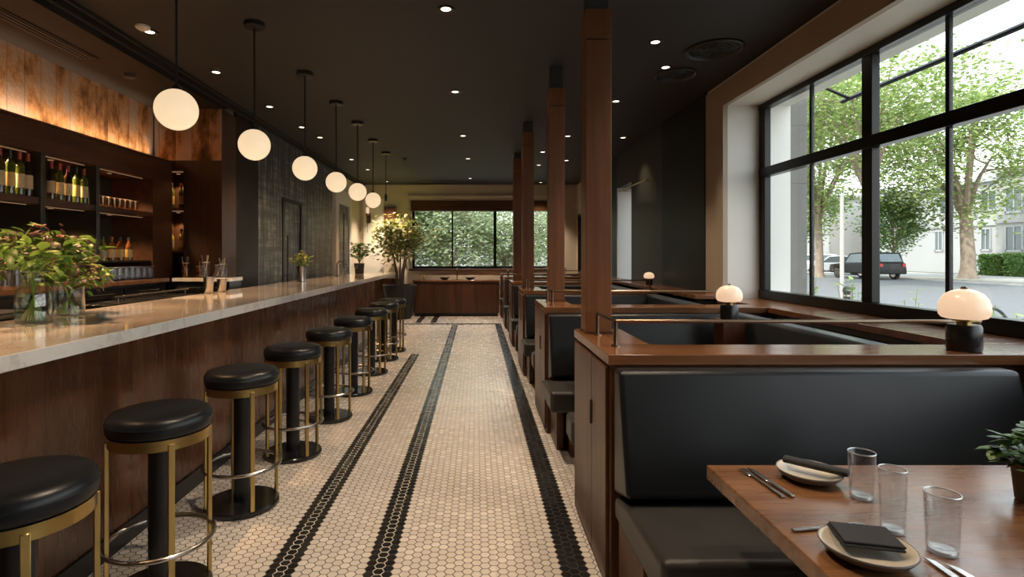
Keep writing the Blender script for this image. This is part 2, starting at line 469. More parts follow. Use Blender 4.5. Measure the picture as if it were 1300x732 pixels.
# left wall further in: dark side, panels, doors
box('wall_left', 'cream', (-3.95, XL-.03, 6.35, YB, 0, ZC), kind=S)
M['brown_paint'] = plain('dark_brown_wall', C(.016, .0075, .0045), .5, Specular_IOR_Level=.3)
box('wall_left_return', 'brown_paint', (XL-.03, XL, 6.35, 7.0, 0, ZC), kind=S)
lp = MB(); lp.box(XL-.03, XL, 7.0, 7.85, 0, 3.05); lp.box(XL-.03, XL, 8.72, 10.62, 0, 3.05); lp.box(XL-.03, XL, 7.85, 8.72, 2.22, 3.05)
lp.build('wall_left_panelling', 'panel', bevel=.004, kind=S)
d = box('door_1', 'panel', (XL-.028, XL-.012, 7.88, 8.69, 0, 2.2), kind=S)
dm = MB(); dm.box(XL-.012, XL+.012, 7.85, 7.9, 0, 2.24); dm.box(XL-.012, XL+.012, 8.67, 8.72, 0, 2.24); dm.box(XL-.012, XL+.012, 7.9, 8.67, 2.19, 2.24)
dm.build('door_frame', 'black_paint', d)
MB().tube([(XL+.03, 8.0, .9), (XL+.03, 8.0, 1.7)], .012).build('door_handle', 'black_metal', d)
d = box('door_2', 'panel', (XL-.028, XL-.005, 11.0, 11.9, 0, 2.45), kind=S)
fm = MB()
for a in ((10.78, 11.0, 0, 2.75), (11.9, 12.1, 0, 2.75)): fm.box(XL-.03, XL+.03, *a)
fm.box(XL-.03, XL+.03, 11.0, 11.9, 2.45, 2.75)
fm.build('door_frame', 'white_plaster', d, bevel=.01)
pm = MB()
for z0, z1 in ((.2, 1.0), (1.15, 2.3)):
    for y0, y1 in ((11.08, 11.4), (11.5, 11.82)): pm.box(XL-.006, XL+.012, y0, y1, z0, z1)
pm.build('door_panel', 'panel', d, bevel=.01)
# back wall with its wide window
wx0, wx1, wz0, wz1 = -1.55, 1.80, 1.09, 2.72
bw = MB(); y0, y1 = YB, YB+.25
bw.box(-3.0, wx0, y0, y1, 0, ZC); bw.box(wx1, 3.0, y0, y1, 0, ZC); bw.box(wx0, wx1, y0, y1, 0, wz0); bw.box(wx0, wx1, y0, y1, wz1, ZC)
bw.build('wall_back', 'cream', kind=S)
w2 = box('window_2', 'pane', (wx0+.05, wx1-.05, YB+.12, YB+.126, wz0+.05, wz1-.22), kind=S)
fm = MB()
for x in (wx0, wx1-.06, -.60, .41): 
    t = .06 if x in (wx0, wx1-.06) else (.035 if x < 0 else .07)
    fm.box(x, x+t, YB+.08, YB+.16, wz0, wz1-.2)
fm.box(wx0, wx1, YB+.075, YB+.165, wz0, wz0+.06)
fm.box(.98, 1.03, YB+.08, YB+.16, wz0, wz1-.2)
fm.build('window_frame', 'window_black', w2)
box('window_header', 'walnut', (wx0-.02, wx1+.02, YB-.03, YB+.18, wz1-.25, wz1), w2, bevel=.006)
box('window_sill', 'walnut', (wx0-.06, wx1+.06, YB-.06, YB+.1, wz0-.045, wz0), w2, bevel=.006)
tb = MB(); tb.box(wx0-.1, wx1+.1, YB-.04, YB, 2.80, 2.86); tb.box(wx0-.1, wx0-.05, YB-.025, YB, wz0, 2.80); tb.box(wx1+.05, wx1+.1, YB-.025, YB, wz0, 2.80)
tb.build('trim_3', 'cream', kind=S, bevel=.01)
box('trim_4', 'walnut_bar', (XL, -1.78, YB-.04, YB, 0, .86), kind=S)
# pale recessed strip with the sconce
box('trim_5', 'white_plaster', (-2.70, -2.22, YB-.03, YB, .86, 2.75), kind=S)
# right wall: street bay, pilaster, olive wall with a narrow window, white end wall
YO = 5.27; XW = 2.73; ZH = 2.84; ZS = 1.0
rw = MB()
rw.box(XR, 3.0, Y0, 5.9, 0, .95); rw.box(XR, 3.0, Y0, YO, ZH, ZC); rw.box(XR, 3.0, Y0, Y0+.4, .95, ZH)
rw.box(XR, 3.0, YO, 5.9, .95, ZC)
rw.build('wall_right', 'white_plaster', kind=S)
cs = MB()
cs.box(XR-.02, XR, YO+.14, 5.73, .95, 2.95); cs.box(XR-.045, XR, YO, YO+.14, .95, ZH); cs.box(XR-.045, XR, Y0, YO+.14, ZH, 2.95); cs.box(XR-.02, XR, Y0, 5.73, 2.95, ZC-.03)
cs.build('trim_6', 'tan_trim', kind=S)
box('wall_right_pilaster', 'charcoal', (XR-.03, 3.0, 5.9, 7.05, 0, ZC), kind=S)
box('trim_7', 'charcoal', (XR-.03, XR+.001, 5.73, 5.9, 0, ZC), kind=S)
ow = MB()
ow.box(XR, 3.0, 7.05, 8.55, 0, ZC); ow.box(XR, 3.0, 8.55, 9.4, 0, .95); ow.box(XR, 3.0, 8.55, 9.4, 2.55, ZC)
ow.build('wall_right_olive', 'olive', kind=S)
box('wall_right_dark', 'charcoal', (XR, 3.0, 9.4, 11.6, 0, ZC), kind=S)
ww = MB()
ww.box(XR, 3.0, 11.6, 12.45, 0, ZC); ww.box(XR, 3.0, 12.95, YB, 0, ZC); ww.box(XR, 3.0, 12.45, 12.95, 0, 1.0); ww.box(XR, 3.0, 12.45, 12.95, 2.35, ZC)
ww.build('wall_right_end', 'cream', kind=S)
w3 = box('window_3', 'pane', (2.7, 2.706, 8.55, 9.4, .95, 2.55), kind=S)
fm = MB(); fm.box(2.68, 2.73, 8.55, 8.6, .95, 2.55); fm.box(2.68, 2.73, 9.35, 9.4, .95, 2.55); fm.box(2.68, 2.73, 8.6, 9.35, .95, 1.0); fm.box(2.68, 2.73, 8.6, 9.35, 2.5, 2.55)
fm.build('window_frame', 'satin_steel', w3)
w4 = box('window_4', 'pane', (2.6, 2.606, 12.45, 12.95, 1.0, 2.35), kind=S)
fm = MB(); fm.box(2.38, 2.63, 12.43, 12.48, 1.0, 2.37); fm.box(2.38, 2.63, 12.92, 12.97, 1.0, 2.37); fm.box(2.38, 2.63, 12.48, 12.92, .98, 1.03); fm.box(2.38, 2.63, 12.48, 12.92, 2.32, 2.37)
fm.build('window_frame', 'window_black', w4)
box('trim_8', 'white_plaster', (XR-.005, 2.68, 9.36, 9.405, .95, 2.55), kind=S)
# the street window
w1 = thing('window_1', 'wide black-framed street window with small panes above larger ones', 'window', (XW, 0, 0)); w1['kind'] = S
YA = -1.9
yb = [5.22, 4.49, 3.82, 3.185, 2.55, 1.92, 1.28, .65, .01, -.62, -1.26, YA]
thick = {5.22, 3.82, 2.55, 1.28, .01, -1.26, YA}
fm = MB()
fm.box(-.04, .045, YA-.06, 5.27, ZS, 1.085); fm.box(-.04, .045, YA-.06, 5.27, 2.79, ZH)
fm.box(-.035, .045, YA-.06, 5.27, 2.15, 2.235)
fm.build('window_frame', 'window_black', w1, bevel=.006)
zt = ((1.085, 2.15), (2.235, 2.79))
for y in yb:
    t = .05 if y in thick else .014
    for z0, z1 in zt:
        MB().box(-.03 if y in thick else -.014, .03 if y in thick else .014, y-t, y+t, z0, z1).build('mullion', 'window_black', w1, bevel=.005)
for a, b in zip(yb[1:], yb[:-1]):
    for z0, z1 in zt: box('pane', 'pane', (.0, .006, a+.015, b-.015, z0, z1), w1)
box('window_sill', 'walnut_top', (2.3-XW, -.0, Y0+.02, 5.27, .955, ZS), w1, bevel=.005)

# ------------------------------------------------------------------ bar
bar = thing('bar_counter', 'long walnut bar front with a black kick plate under the marble top', 'bar', (-1.72, 0, 0))
box('front_panel', 'walnut_bar', (-.5, 0, -1.6, 9.3, .1, 1.012), bar, bevel=.004)
box('kick_plate', 'black_metal', (-.5, .012, -1.6, 9.3, 0, .1), bar)
box('end_support', 'dark_wood', (-.7, -.4, 9.3, 10.7, 0, 1.012), bar)
bt = box('marble_countertop', 'marble', (-2.45, -1.6, -1.6, 10.9, 1.012, 1.07), bevel=.004)
tag(bt, 'long polished marble bar top with a white front edge', 'countertop')
# back bar: shelving
bb = thing('back_bar_shelving', 'dark open back-bar shelving with lit compartments full of bottles and glasses', 'shelving', (-3.75, 0, 1.18))
uy = [2.4, 3.0, 3.6, 4.2, 4.81]
box('header', 'dark_wood', (0, .45, 2.2, 5.98, 1.01, 1.22), bb, bevel=.004)
box('ledge', 'dark_wood', (0, .49, 2.2, 5.98, 1.22, 1.235), bb)
box('back_panel', 'cabinet_back', (0.005, .03, 2.2, 5.98, 0, 1.01), bb)
for y in uy: box('upright', 'cabinet_back', (.03, .45, y-.022, y+.022, 0, 1.01), bb, bevel=.003)
box('side_panel', 'dark_wood', (.03, .45, 5.62, 5.98, 0, 1.01), bb)
cells = list(zip([2.2]+uy, uy+[5.62]))
for a, b in cells:
    a2, b2 = a+.022, (b-.022 if b < 5.6 else b)
    box('shelf', 'dark_wood', (.03, .44, a2, b2, .615, .67), bb, bevel=.003)
    box('light_strip', 'strip', (.36, .364, a2+.03, b2-.03, 1.004, 1.01), bb)
    box('light_strip', 'strip', (.36, .364, a2+.03, b2-.03, .609, .615), bb)
    for zz, en in ((1.01, 26), (.615, 14)):
        yy = (a2+b2)/2
        MB().lathe([(0, zz-.005), (.02, zz-.005), (.022, zz-.001), (0, zz-.001)], .27, yy, n=20).build('puck_light', 'strip', bb)
        la = bpy.data.lights.new('puck_lamp', 'SPOT'); lo = bpy.data.objects.new('puck_lamp', la); COL.objects.link(lo)
        lo.location = (-3.75+.27, yy, 1.18+zz-.02); la.energy = en; la.color = (1, .66, .34); la.spot_size = math.radians(125); la.spot_blend = .6; la.shadow_soft_size = .02
box('lower_shelf', 'cabinet_back', (.03, .43, 4.832, 5.62, .165, .18), bb)
cu = box('copper_cladding', 'copper', (-3.52, -3.50, -1.0, 5.97, 2.42, 2.999)); tag(cu, 'long aged copper band glowing above the back-bar shelves', 'copper panel')
cu = box('copper_cladding', 'copper', (-3.49, XL, 5.975, 5.999, 2.44, 2.999)); tag(cu, 'short dim copper panel on the alcove end wall above the niche', 'copper panel')
bc = thing('back_bar_counter', 'low black back-bar counter with a wooden top under the bottle shelves', 'counter', (-3.748, 0, 0))
box('worktop', 'walnut_top', (.0, .60, -1.0, 5.66, 1.14, 1.178), bc, bevel=.003)
box('cabinet_body', 'black_metal', (.0, .56, -1.0, 5.66, 0, 1.14), bc)
for k in range(5):
    y = 2.3+.67*k
    dd = box('drawer', 'black_gloss', (.56, .58, y, y+.63, .95, 1.12), bc, bevel=.004)
    MB().tube([(.60, y+.15, 1.075), (.60, y+.48, 1.075)], .008).build('handle', 'satin_steel', dd)
    dd = box('door', 'black_gloss', (.56, .58, y, y+.63, .1, .93), bc, bevel=.004)
st = thing('underbar_station', 'black steel underbar work station behind the marble bar top', 'work station', (-3.1, 0, 0))
box('station_body', 'black_metal', (-.02, .28, 3.6, 5.5, 0, 1.0), st, bevel=.004)
box('station_shelf', 'black_gloss', (.0, .30, 4.2, 5.5, 1.0, 1.03), st, bevel=.004)
MB().tube([(.27, 4.3, 1.08), (.27, 5.4, 1.08)], .012).build('station_rail', 'satin_steel', st)
for y in (4.35, 5.35): MB().tube([(.27, y, 1.03), (.27, y, 1.08)], .008).build('rail_bracket', 'satin_steel', st)
fr = thing('underbar_fridge', 'small black fridge with a steel-framed door under the back bar', 'fridge', (-3.1, 0, 0))
box('fridge_body', 'black_metal', (-.02, .25, 3.05, 3.58, 0, 1.06), fr, bevel=.006)
fd = MB(); fd.box(.25, .265, 3.08, 3.55, .84, 1.04)
fo = fd.build('fridge_door', 'black_gloss', fr)
ff = MB()
for a in ((3.07, 3.56, 1.03, 1.05), (3.07, 3.56, .83, .85), (3.07, 3.09, .85, 1.03), (3.54, 3.56, .85, 1.03)): ff.box(.262, .275, *a)
ff.build('door_frame', 'satin_steel', fo)
cc = thing('corner_counter', 'short counter with a pale top across the alcove end under the niche', 'counter', (-3.14, 5.68, 0))
box('worktop', 'marble', (0, .60, 0, .31, 1.14, 1.178), cc, bevel=.003)
box('cabinet_body', 'black_metal', (.02, .58, .03, .31, 0, 1.14), cc)
for k in range(2):
    dd = box('door', 'black_gloss', (.03+.28*k, .29+.28*k, .01, .03, .1, 1.08), cc, bevel=.004)
    MB().tube([(.06+.28*k, -.005, .99), (.26+.28*k, -.005, .99)], .007).build('handle', 'satin_steel', dd)
# niche shelves
nb = thing('niche_shelving', 'two dark shelves in the tall niche at the alcove end', 'shelving', (nx0, 6.0, nz0+.001))
for z in (.72, .26): box('shelf', 'dark_wood', (.002, nx1-nx0-.002, .02, .298, z, z+.025), nb)
for z in (1.14, .71): box('light_strip', 'strip', (.03, nx1-nx0-.03, .05, .06, z, z+.008), nb)

for z in (1.13, .70):  # pucks and spots added to brighten the niche bottles
    MB().lathe([(0, z), (.02, z), (.02, z+.008), (0, z+.008)], (nx1-nx0)/2, .14, n=20).build('puck_light', 'strip', nb)
    la = bpy.data.lights.new('puck_lamp', 'SPOT'); lo = bpy.data.objects.new('puck_lamp', la); COL.objects.link(lo)
    lo.location = ((nx0+nx1)/2, 6.14, nz0+z-.01); la.energy = 8; la.color = (1, .70, .38); la.spot_size = math.radians(120); la.shadow_soft_size = .02
# ------------------------------------------------------------------ bar stools
def make_stool(label):
    s = thing('bar_stool', label, 'stool', (0, 0, 0), 'bar stools along the bar')
    pr = [(0, .69), (.183, .69), (.195, .70), (.1975, .715), (.1975, .735), (.193, .752), (.181, .766), (.155, .774), (.09, .778), (0, .779)]
    st_ = MB().lathe(pr, n=48).build('seat', 'leather', s, angle=1.2)
    MB().torus(.1955, .0035, .735, n=48, m=6).build('piping', 'leather', st_)
    MB().lathe([(0, .648), (.190, .648), (.190, .69), (0, .69)], n=48).build('seat_band', 'brass', s)
    for k in range(4):
        a = math.radians(44+90*k); m = MB()
        m.box(-.0115, .0115, -.008, .008, .03, .672)
        o = m.build('leg', 'brass', s, bevel=.0015, seg=1)
        o.location = (.190*math.cos(a), .190*math.sin(a), 0); o.rotation_euler = (0, 0, a+PI/2)
    MB().torus(.202, .010, .235, n=48).build('foot_ring', 'satin_steel', s)
    MB().lathe([(0, .03), (.046, .03), (.046, .655), (0, .655)], n=28).build('pole', 'black_metal', s)
    MB().lathe([(0, 0), (.194, 0), (.198, .006), (.198, .022), (.192, .03), (0, .034)], n=48).build('base', 'black_gloss', s)
    return s
sp_ = [(1.60, -1.33), (2.30, -1.318), (3.12, -1.325), (3.92, -1.305), (4.79, -1.28), (5.67, -1.267), (6.62, -1.262), (7.48, -1.255), (8.15, -1.24)]
slab = ['black leather bar stool with brass band, partly cut off at the near bar end',
        'second bar stool along the bar, closest one seen whole from seat to ring'] + \
       [f'{ORD[k]} bar stool along the bar counting from the bouquet end' for k in range(2, 8)] + \
       ['last bar stool along the bar, at its far end by the potted tree']
s0 = make_stool(slab[0]); s0.location = (sp_[0][1], sp_[0][0], 0)
for k in range(1, 9): dup(s0, (sp_[k][1], sp_[k][0], 0), slab[k], rz=random.uniform(-.15, .15))

# ------------------------------------------------------------------ pendants
def make_pendant(label):
    s = thing('pendant_lamp', label, 'pendant lamp', (0, 0, ZC), 'globe pendants above the bar')
    MB().lathe([(0, 0), (.075, 0), (.075, -.028), (.07, -.035), (0, -.035)][::-1], n=32).build('ceiling_canopy', 'black_metal', s)
    MB().tube([(0, 0, -.03), (0, 0, -.76)], .0065).build('rod', 'black_metal', s)
    MB().lathe([(0, -.795), (.028, -.795), (.03, -.775), (.02, -.755), (0, -.75)], n=20).build('cap', 'black_metal', s)
    R = .112
    MB().lathe([(R*math.sin(PI*i/20), -.885-R*math.cos(PI*i/20)) for i in range(21)], n=40).build('globe', 'globe', s, angle=3)
    return s
pp = [(3.05, -1.66), (4.02, -1.62), (5.10, -1.588), (6.07, -1.545), (7.0, -1.51), (8.05, -1.51)]
plab = ['glowing globe pendant lamp above the bar, the one by the copper end, largest globe'] + \
       [f'{ORD[k]} glowing globe pendant above the bar counting from the bouquet end' for k in range(1, 5)] + \
       ['last and smallest glowing globe pendant above the far end of the bar']
p0 = make_pendant(plab[0]); p0.location = (pp[0][1], pp[0][0], ZC)
for k in range(1, 6): dup(p0, (pp[k][1], pp[k][0], ZC), plab[k])
s = thing('pendant_lamp', 'bare pendant rod without a globe beside the last glowing globe', 'pendant lamp', (-1.485, 9.03, ZC), 'globe pendants above the bar')
MB().lathe([(0, -.035), (.07, -.035), (.075, -.028), (.075, 0), (0, 0)], n=32).build('ceiling_canopy', 'black_metal', s)
MB().tube([(0, 0, -.03), (0, 0, -.70)], .0065).build('rod', 'black_metal', s)
MB().lathe([(0, -.80), (.018, -.80), (.022, -.74), (.018, -.69), (0, -.69)], n=20).build('lamp_socket', 'black_metal', s)

# ------------------------------------------------------------------ downlights
def make_down(label):
    s = thing('recessed_downlight', label, 'ceiling light', (0, 0, ZC), 'recessed ceiling downlights')
    MB().lathe([(.033, -.002), (.060, -.002), (.060, -.008), (.052, -.011), (.035, -.006)], n=32, closed=True).build('trim_ring', 'black_metal', s)
    MB().lathe([(0, -.004), (.034, -.004), (.034, -.001), (0, -.001)], n=24).build('lens', 'lens', s)
    return s
dl = [(4.165, -2.47, 'ceiling downlight with a tilted pale housing before the first globe pendant', 1),
 (5.08, -2.40, 'ceiling downlight between the first and second pendant rods', 1),
 (6.26, -2.35, 'ceiling downlight beside the second pendant globe, over the alcove corner', .5),
 (7.26, -2.30, 'small ceiling downlight just before the third pendant globe rod', .6),
 (7.89, -2.24, 'small ceiling downlight just past the third pendant rod', .6),
 (9.7, -2.2, 'small ceiling downlight beside the fifth pendant rod', .8),
 (10.85, -2.14, 'small ceiling downlight beside the sixth pendant rod', .6),
 (3.78, -.21, 'brightest ceiling downlight on the middle line of the ceiling over the aisle', 1),
 (5.69, -.22, 'second ceiling downlight on the middle line over the aisle', 1),
 (7.78, -.19, 'third ceiling downlight on the middle line over the aisle', 1),
 (9.62, -.15, 'fourth ceiling downlight on the middle line over the aisle', 1),
 (12.07, -.14, 'last ceiling downlight on the middle line, close to the back window', 1.6),
 (4.365, 1.415, 'ceiling downlight over the booths beside the first wooden post', 1),
 (4.95, 1.697, 'ceiling downlight over the booths touching the round ceiling vent', 1),
 (6.04, 1.526, 'ceiling downlight over the third booth beside the first wooden post', 1),
 (7.8, 1.29, 'small ceiling downlight seen between the first and second wooden posts', .8),
 (9.0, 1.08, 'small ceiling downlight seen beside the second wooden post', .5),
 (9.8, 1.6, 'small ceiling downlight over the far booths by the window wall', .8),
 (3.1, -2.42, 'added unseen downlight over the bar just ahead of the largest globe pendant', 1.6),  # out of view, added to brighten the bar top
 (1.9, -2.42, 'added unseen downlight over the near end of the bar', 1.6), (1.9, -.25, 'added unseen downlight over the near aisle', 1), (1.5, 1.2, 'added unseen downlight over the laid table', .7), (2.6, 1.3, 'added unseen downlight over the first booth divider', .8),  # out of view, added to light bar, aisle, table and divider
 (10.3, 1.16, 'small ceiling downlight over the far booths seen past the third post', .6),
 (12.6, -2.05, 'ceiling downlight washing the back wall above the potted tree', 2.0),
 (12.75, 1.48, 'ceiling downlight washing the back wall over the last booth', 2.6),
 (7.9, 2.1, 'ceiling downlight washing the olive wall behind the small lamp', .5)]
dp = None
for y, x, lb, k in dl:
    if dp is None: dp = make_down(lb); dp.location = (x, y, ZC)
    else: dup(dp, (x, y, ZC), lb)
    la = bpy.data.lights.new('downlight_lamp', 'SPOT'); lo = bpy.data.objects.new('downlight_lamp', la); COL.objects.link(lo)
    lo.location = (x, y, ZC-.02); la.energy = 48*k*(2.2 if x < -2 else (1.9 if abs(x) < .5 else .9)); la.color = (1, .57, .28) if x < -2 and y < 11 else (1, .78, .56); la.spot_size = math.radians(58 if x < -2 and y < 11 else 85); la.spot_blend = .7; la.shadow_soft_size = .04
gh = MB().lathe([(0, -.03), (.03, -.028), (.05, -.015), (.05, 0), (0, 0)], n=20).build('gimbal_housing', 'white_plaster', None, loc=(-2.46, 4.09, ZC))
# make the gimbal a part of the first downlight
gh.location = (.01, -.10, -.001); gh.parent = dp

# vents and speakers in the ceiling
def round_vent(loc, R, label):
    s = thing('ceiling_vent', label, 'vent', loc, 'round black ceiling vents')
    MB().lathe([(R*.86, 0), (R, 0), (R, -.012), (R*.93, -.02), (R*.86, -.008)], n=48, closed=True).build('vent_ring', 'black_metal', s)
    m = MB()
    for k in range(1, 5): m.torus(R*.86*k/4.6, .006, -.006, n=40, m=6)
    m.tube([(-R*.86, 0, -.004), (R*.86, 0, -.004)], .005); m.tube([(0, -R*.86, -.004), (0, R*.86, -.004)], .005)
    m.build('vent_grille', 'black_metal', s)
    MB().lathe([(0, -.0005), (R*.87, -.0005), (R*.87, -.003), (0, -.003)], n=40).build('backing', 'black_paint', s)
round_vent((1.95, 4.52, ZC), .23, 'large round black ceiling vent near the top of the street window')
round_vent((1.86, 5.15, ZC), .19, 'darker round ceiling vent just behind the large one')
sv = thing('slot_vent', 'long black slot vent in the soffit above the copper band', 'vent', (-3.12, 3.9, 3.0))
box('vent_frame', 'black_metal', (-.07, .07, -.75, .55, -.008, -.001), sv)
m = MB()
for k in range(3): m.box(-.05+.04*k, -.03+.04*k, -.72, .52, -.014, -.008)
m.build('slat', 'black_metal', sv)
sd = MB().lathe([(0, -.03), (.04, -.03), (.05, -.02), (.055, -.001), (0, -.001)], n=24).build('smoke_detector', 'black_metal', loc=(-3.05, 4.85, 3.0)); tag(sd, 'small dark detector on the soffit past the slot vent', 'smoke detector')
sd = MB().lathe([(0, -.04), (.015, -.04), (.02, -.02), (.05, -.015), (.05, -.001), (0, -.001)], n=20).build('hanging_sprinkler', 'black_metal', loc=(-1.25, 9.6, ZC)); tag(sd, 'small dark sprinkler on the ceiling beside the bare pendant rod', 'sprinkler')
m = thing('ceiling_grille', 'dark rectangular air grille on the ceiling before the back wall', 'vent', (-.9, 12.6, ZC))
box('grille_frame', 'black_metal', (-.35, .35, -.1, .1, -.012, -.001), m)

# ------------------------------------------------------------------ booths
XB = .545
PF = [2.28, 4.35, 6.42, 8.49, 10.56, 12.4]
zoneb = ['the nearest laid table', 'the second booth', 'the third booth', 'the fourth booth', 'the fifth booth', 'the back wall']
dnames = ['wooden booth divider with a wide plank top behind the laid table',
 'second wooden booth divider from the laid table, with the lamp pedestal before it',
 'third wooden booth divider from the laid table', 'fourth wooden booth divider from the laid table',
 'fifth wooden booth divider from the laid table', 'last wooden booth divider, close to the back window']
def rbox(name, mat, b, parent, r=.03, seg=4): 
    return MB().box(*b).build(name, mat, parent, bevel=r, seg=seg)
for i, yf in enumerate(PF):
    last = i == 5
    dv = thing('booth_divider', dnames[i], 'booth divider', (XB, yf, 0), 'wooden booth dividers')
    xr = 2.297-XB
    box('core', 'walnut', (.05, xr, .02, .25, 0, .955), dv)
    top = [(0, 0), (xr, 0), (xr, .26), (.255, .26), (.255, .80), (0, .80)] if not last else [(0, 0), (xr, 0), (xr, .26), (0, .26)]
    MB().prism(top, .955, 1.0).build('plank_top', 'walnut_top', dv, bevel=.004)
    yl = .78 if not last else .25
    box('end_post', 'walnut_v', (.012, .24, .015, yl, 0, .955), dv, bevel=.004)
    ep = box('end_panel', 'walnut_v', (-.003, .012, .04, .32 if not last else .22, .03, .94), dv, bevel=.003)
    if not last: box('end_panel', 'walnut_v', (-.003, .012, .326, .77, .03, .94), dv, bevel=.003)
    MB().prism([(0, 0), (.018, .012), (.018, .10), (0, .112)], -.010, -.003, 'x').build('finger_pull', 'black_paint', ep).location = (0, .315, .62)
    # metal rail on the plank
    yr = .21; zr = 1.112; ye = .56 if i == 0 else .50; x1 = [1.73, 1.57, 1.55, 1.55, 1.5, 1.5][i]
    MB().tube([(.078, ye if not last else .23, zr), (.078, yr+.012, zr), (.085, yr, zr), (.12, yr, zr), (x1*.5, yr, zr), (x1, yr, zr)], .009, 10).build('rail', 'bronze', dv)
    for px, py in ([(.078, ye), (.083, yr), (x1-.01, yr)] if not last else [(.083, yr), (x1-.01, yr)]):
        po = MB().tube([(px, py, 1.0), (px, py, zr)], .009, 10).build('rail_post', 'bronze', dv)
        MB().cyl(.02, 1.0, 1.006, px, py).build('flange', 'bronze', po)
    # bench on this side
    xe = 2.14 if i == 0 else 1.955
    yb_ = yf
    which = ['beside the laid table', 'in the second booth', 'in the third booth', 'in the fourth booth', 'in the fifth booth', 'in the last booth'][i]
    bn = thing('booth_bench', f'dark leather bench facing the laid end, {which}', 'bench', (.56, yb_, 0), 'leather booth benches')
    x1b = xe-.56; xs0 = 0 if i == 0 else -.06
    MB().prism([(-.23, .50), (-.025, .44), (-.025, .955), (-.115, .955)], .0, x1b, 'x').build('backrest', 'leather', bn, bevel=.02, seg=4)
    MB().prism([(-.62, .34), (-.03, .34), (-.03, .435), (-.20, .47), (-.62, .485)], xs0, x1b, 'x').build('seat', 'leather_seat', bn, bevel=.028, seg=4)
    box('base', 'walnut_v', (.10, x1b, -.50, -.0, 0, .345), bn)
    box('side_leg', 'walnut_v', (.02, .07, -.36, -.03, 0, .345), bn, bevel=.003)
    # bench on the other side, facing away
    if not last:
        which = ['behind the first divider', 'behind the lamp pedestal divider', 'behind the third divider', 'behind the fourth divider', 'behind the fifth divider'][i]
        bn = thing('booth_bench', f'dark leather bench facing the back window, {which}', 'bench', (.56, yf, 0), 'leather booth benches')
        MB().prism([(.265, .44), (.47, .50), (.36, .955), (.265, .955)], .25, 1.395, 'x').build('backrest', 'leather_sheen', bn, bevel=.03, seg=4)
        MB().prism([(.25, .265), (1.395, .265), (1.395, 1.0), (-.03, 1.0), (-.03, .80), (.25, .80)], .34, .485).build('seat', 'leather_seat', bn, bevel=.028, seg=4)
        box('base', 'walnut_v', (.26, 1.395, .27, .92, 0, .345), bn)
        box('side_leg', 'walnut_v', (.02, .07, .82, .95, 0, .345), bn, bevel=.003)
        # padded side along the window wall and its dark ledge
        yn = PF[i+1]
        sdn = ['second', 'third', 'fourth', 'fifth', 'last'][i]
        sb = thing('side_bolster', f'long dark leather side pad along the window ledge of the {sdn} booth', 'bench pad', (1.96, yf+.27, 0), 'window side pads of the booths')
        L = yn-yf-.29
        rbox('pad', 'leather_sheen', (0, .13, 0, L, .48, .965), sb, .03)
        box('ledge', 'black_gloss', (.13, .335, 0, L, .0, .925), sb)
# tables
def make_table(label, y0, y1, x1=2.05):
    t = thing('booth_table', label, 'table', (.725, y0, 0), 'booth tables')
    MB().box(0, x1-.725, 0, y1-y0, .705, .75).build('tabletop', 'table', t, bevel=.004)
    yc = (y1-y0)/2; xc = (x1-.725)/2
    MB().lathe([(0, .695), (.12, .695), (.12, .705), (0, .705)], xc, yc).build('mounting_plate', 'black_metal', t)
    MB().lathe([(0, .02), (.04, .02), (.04, .695), (0, .695)], xc, yc).build('pedestal', 'black_metal', t)
    MB().lathe([(0, 0), (.14, 0), (.15, .01), (.06, .03), (0, .03)], xc, yc).build('base', 'black_metal', t)
    return t
make_table('wooden booth table laid with plates and glasses', .72, 1.74, 2.12)
for i in range(1, 6):
    lb = ['second wooden booth table, its edge showing behind the first divider', 'third wooden booth table behind the second divider', 'fourth wooden booth table behind the third divider', 'fifth wooden booth table behind the fourth divider', 'last wooden booth table before the back window'][i-1]
    t = make_table(lb, PF[i-1]+.86, PF[i]-.29-(.08 if i == 5 else 0), 1.72)
# wooden posts
for (x, y, zt_, w), lb in zip([(.640, 2.955, 2.70, .135), (.715, 4.98, 2.90, .14), (.655, 7.05, 2.97, .145), (.675, 9.12, 3.0, .14)],
    ['tall square mahogany post on the first booth divider, closest of the posts', 'second tall square wooden post along the booths', 'third tall square wooden post along the booths', 'fourth wooden post, almost hidden by the third']):
    ps = thing('wooden_post', lb, 'post', (x, y, 1.001), 'wooden posts on the booth dividers')
    h = w/2
    box('shaft', 'post', (-h, h, -h, h, 0, zt_-1-.16), ps, bevel=.003)
    box('capital', 'post', (-h-.001, h+.001, -h-.001, h+.001, zt_-1-.155, zt_-1), ps, bevel=.003)
    box('ceiling_bracket', 'ceiling', (-h*.8, h*.8, -h*.8, h*.8, zt_-1, ZC-1.002), ps)
    box('foot_plate', 'walnut_v', (-h-.006, h+.006, -h-.006, h+.006, 0, .012), ps)
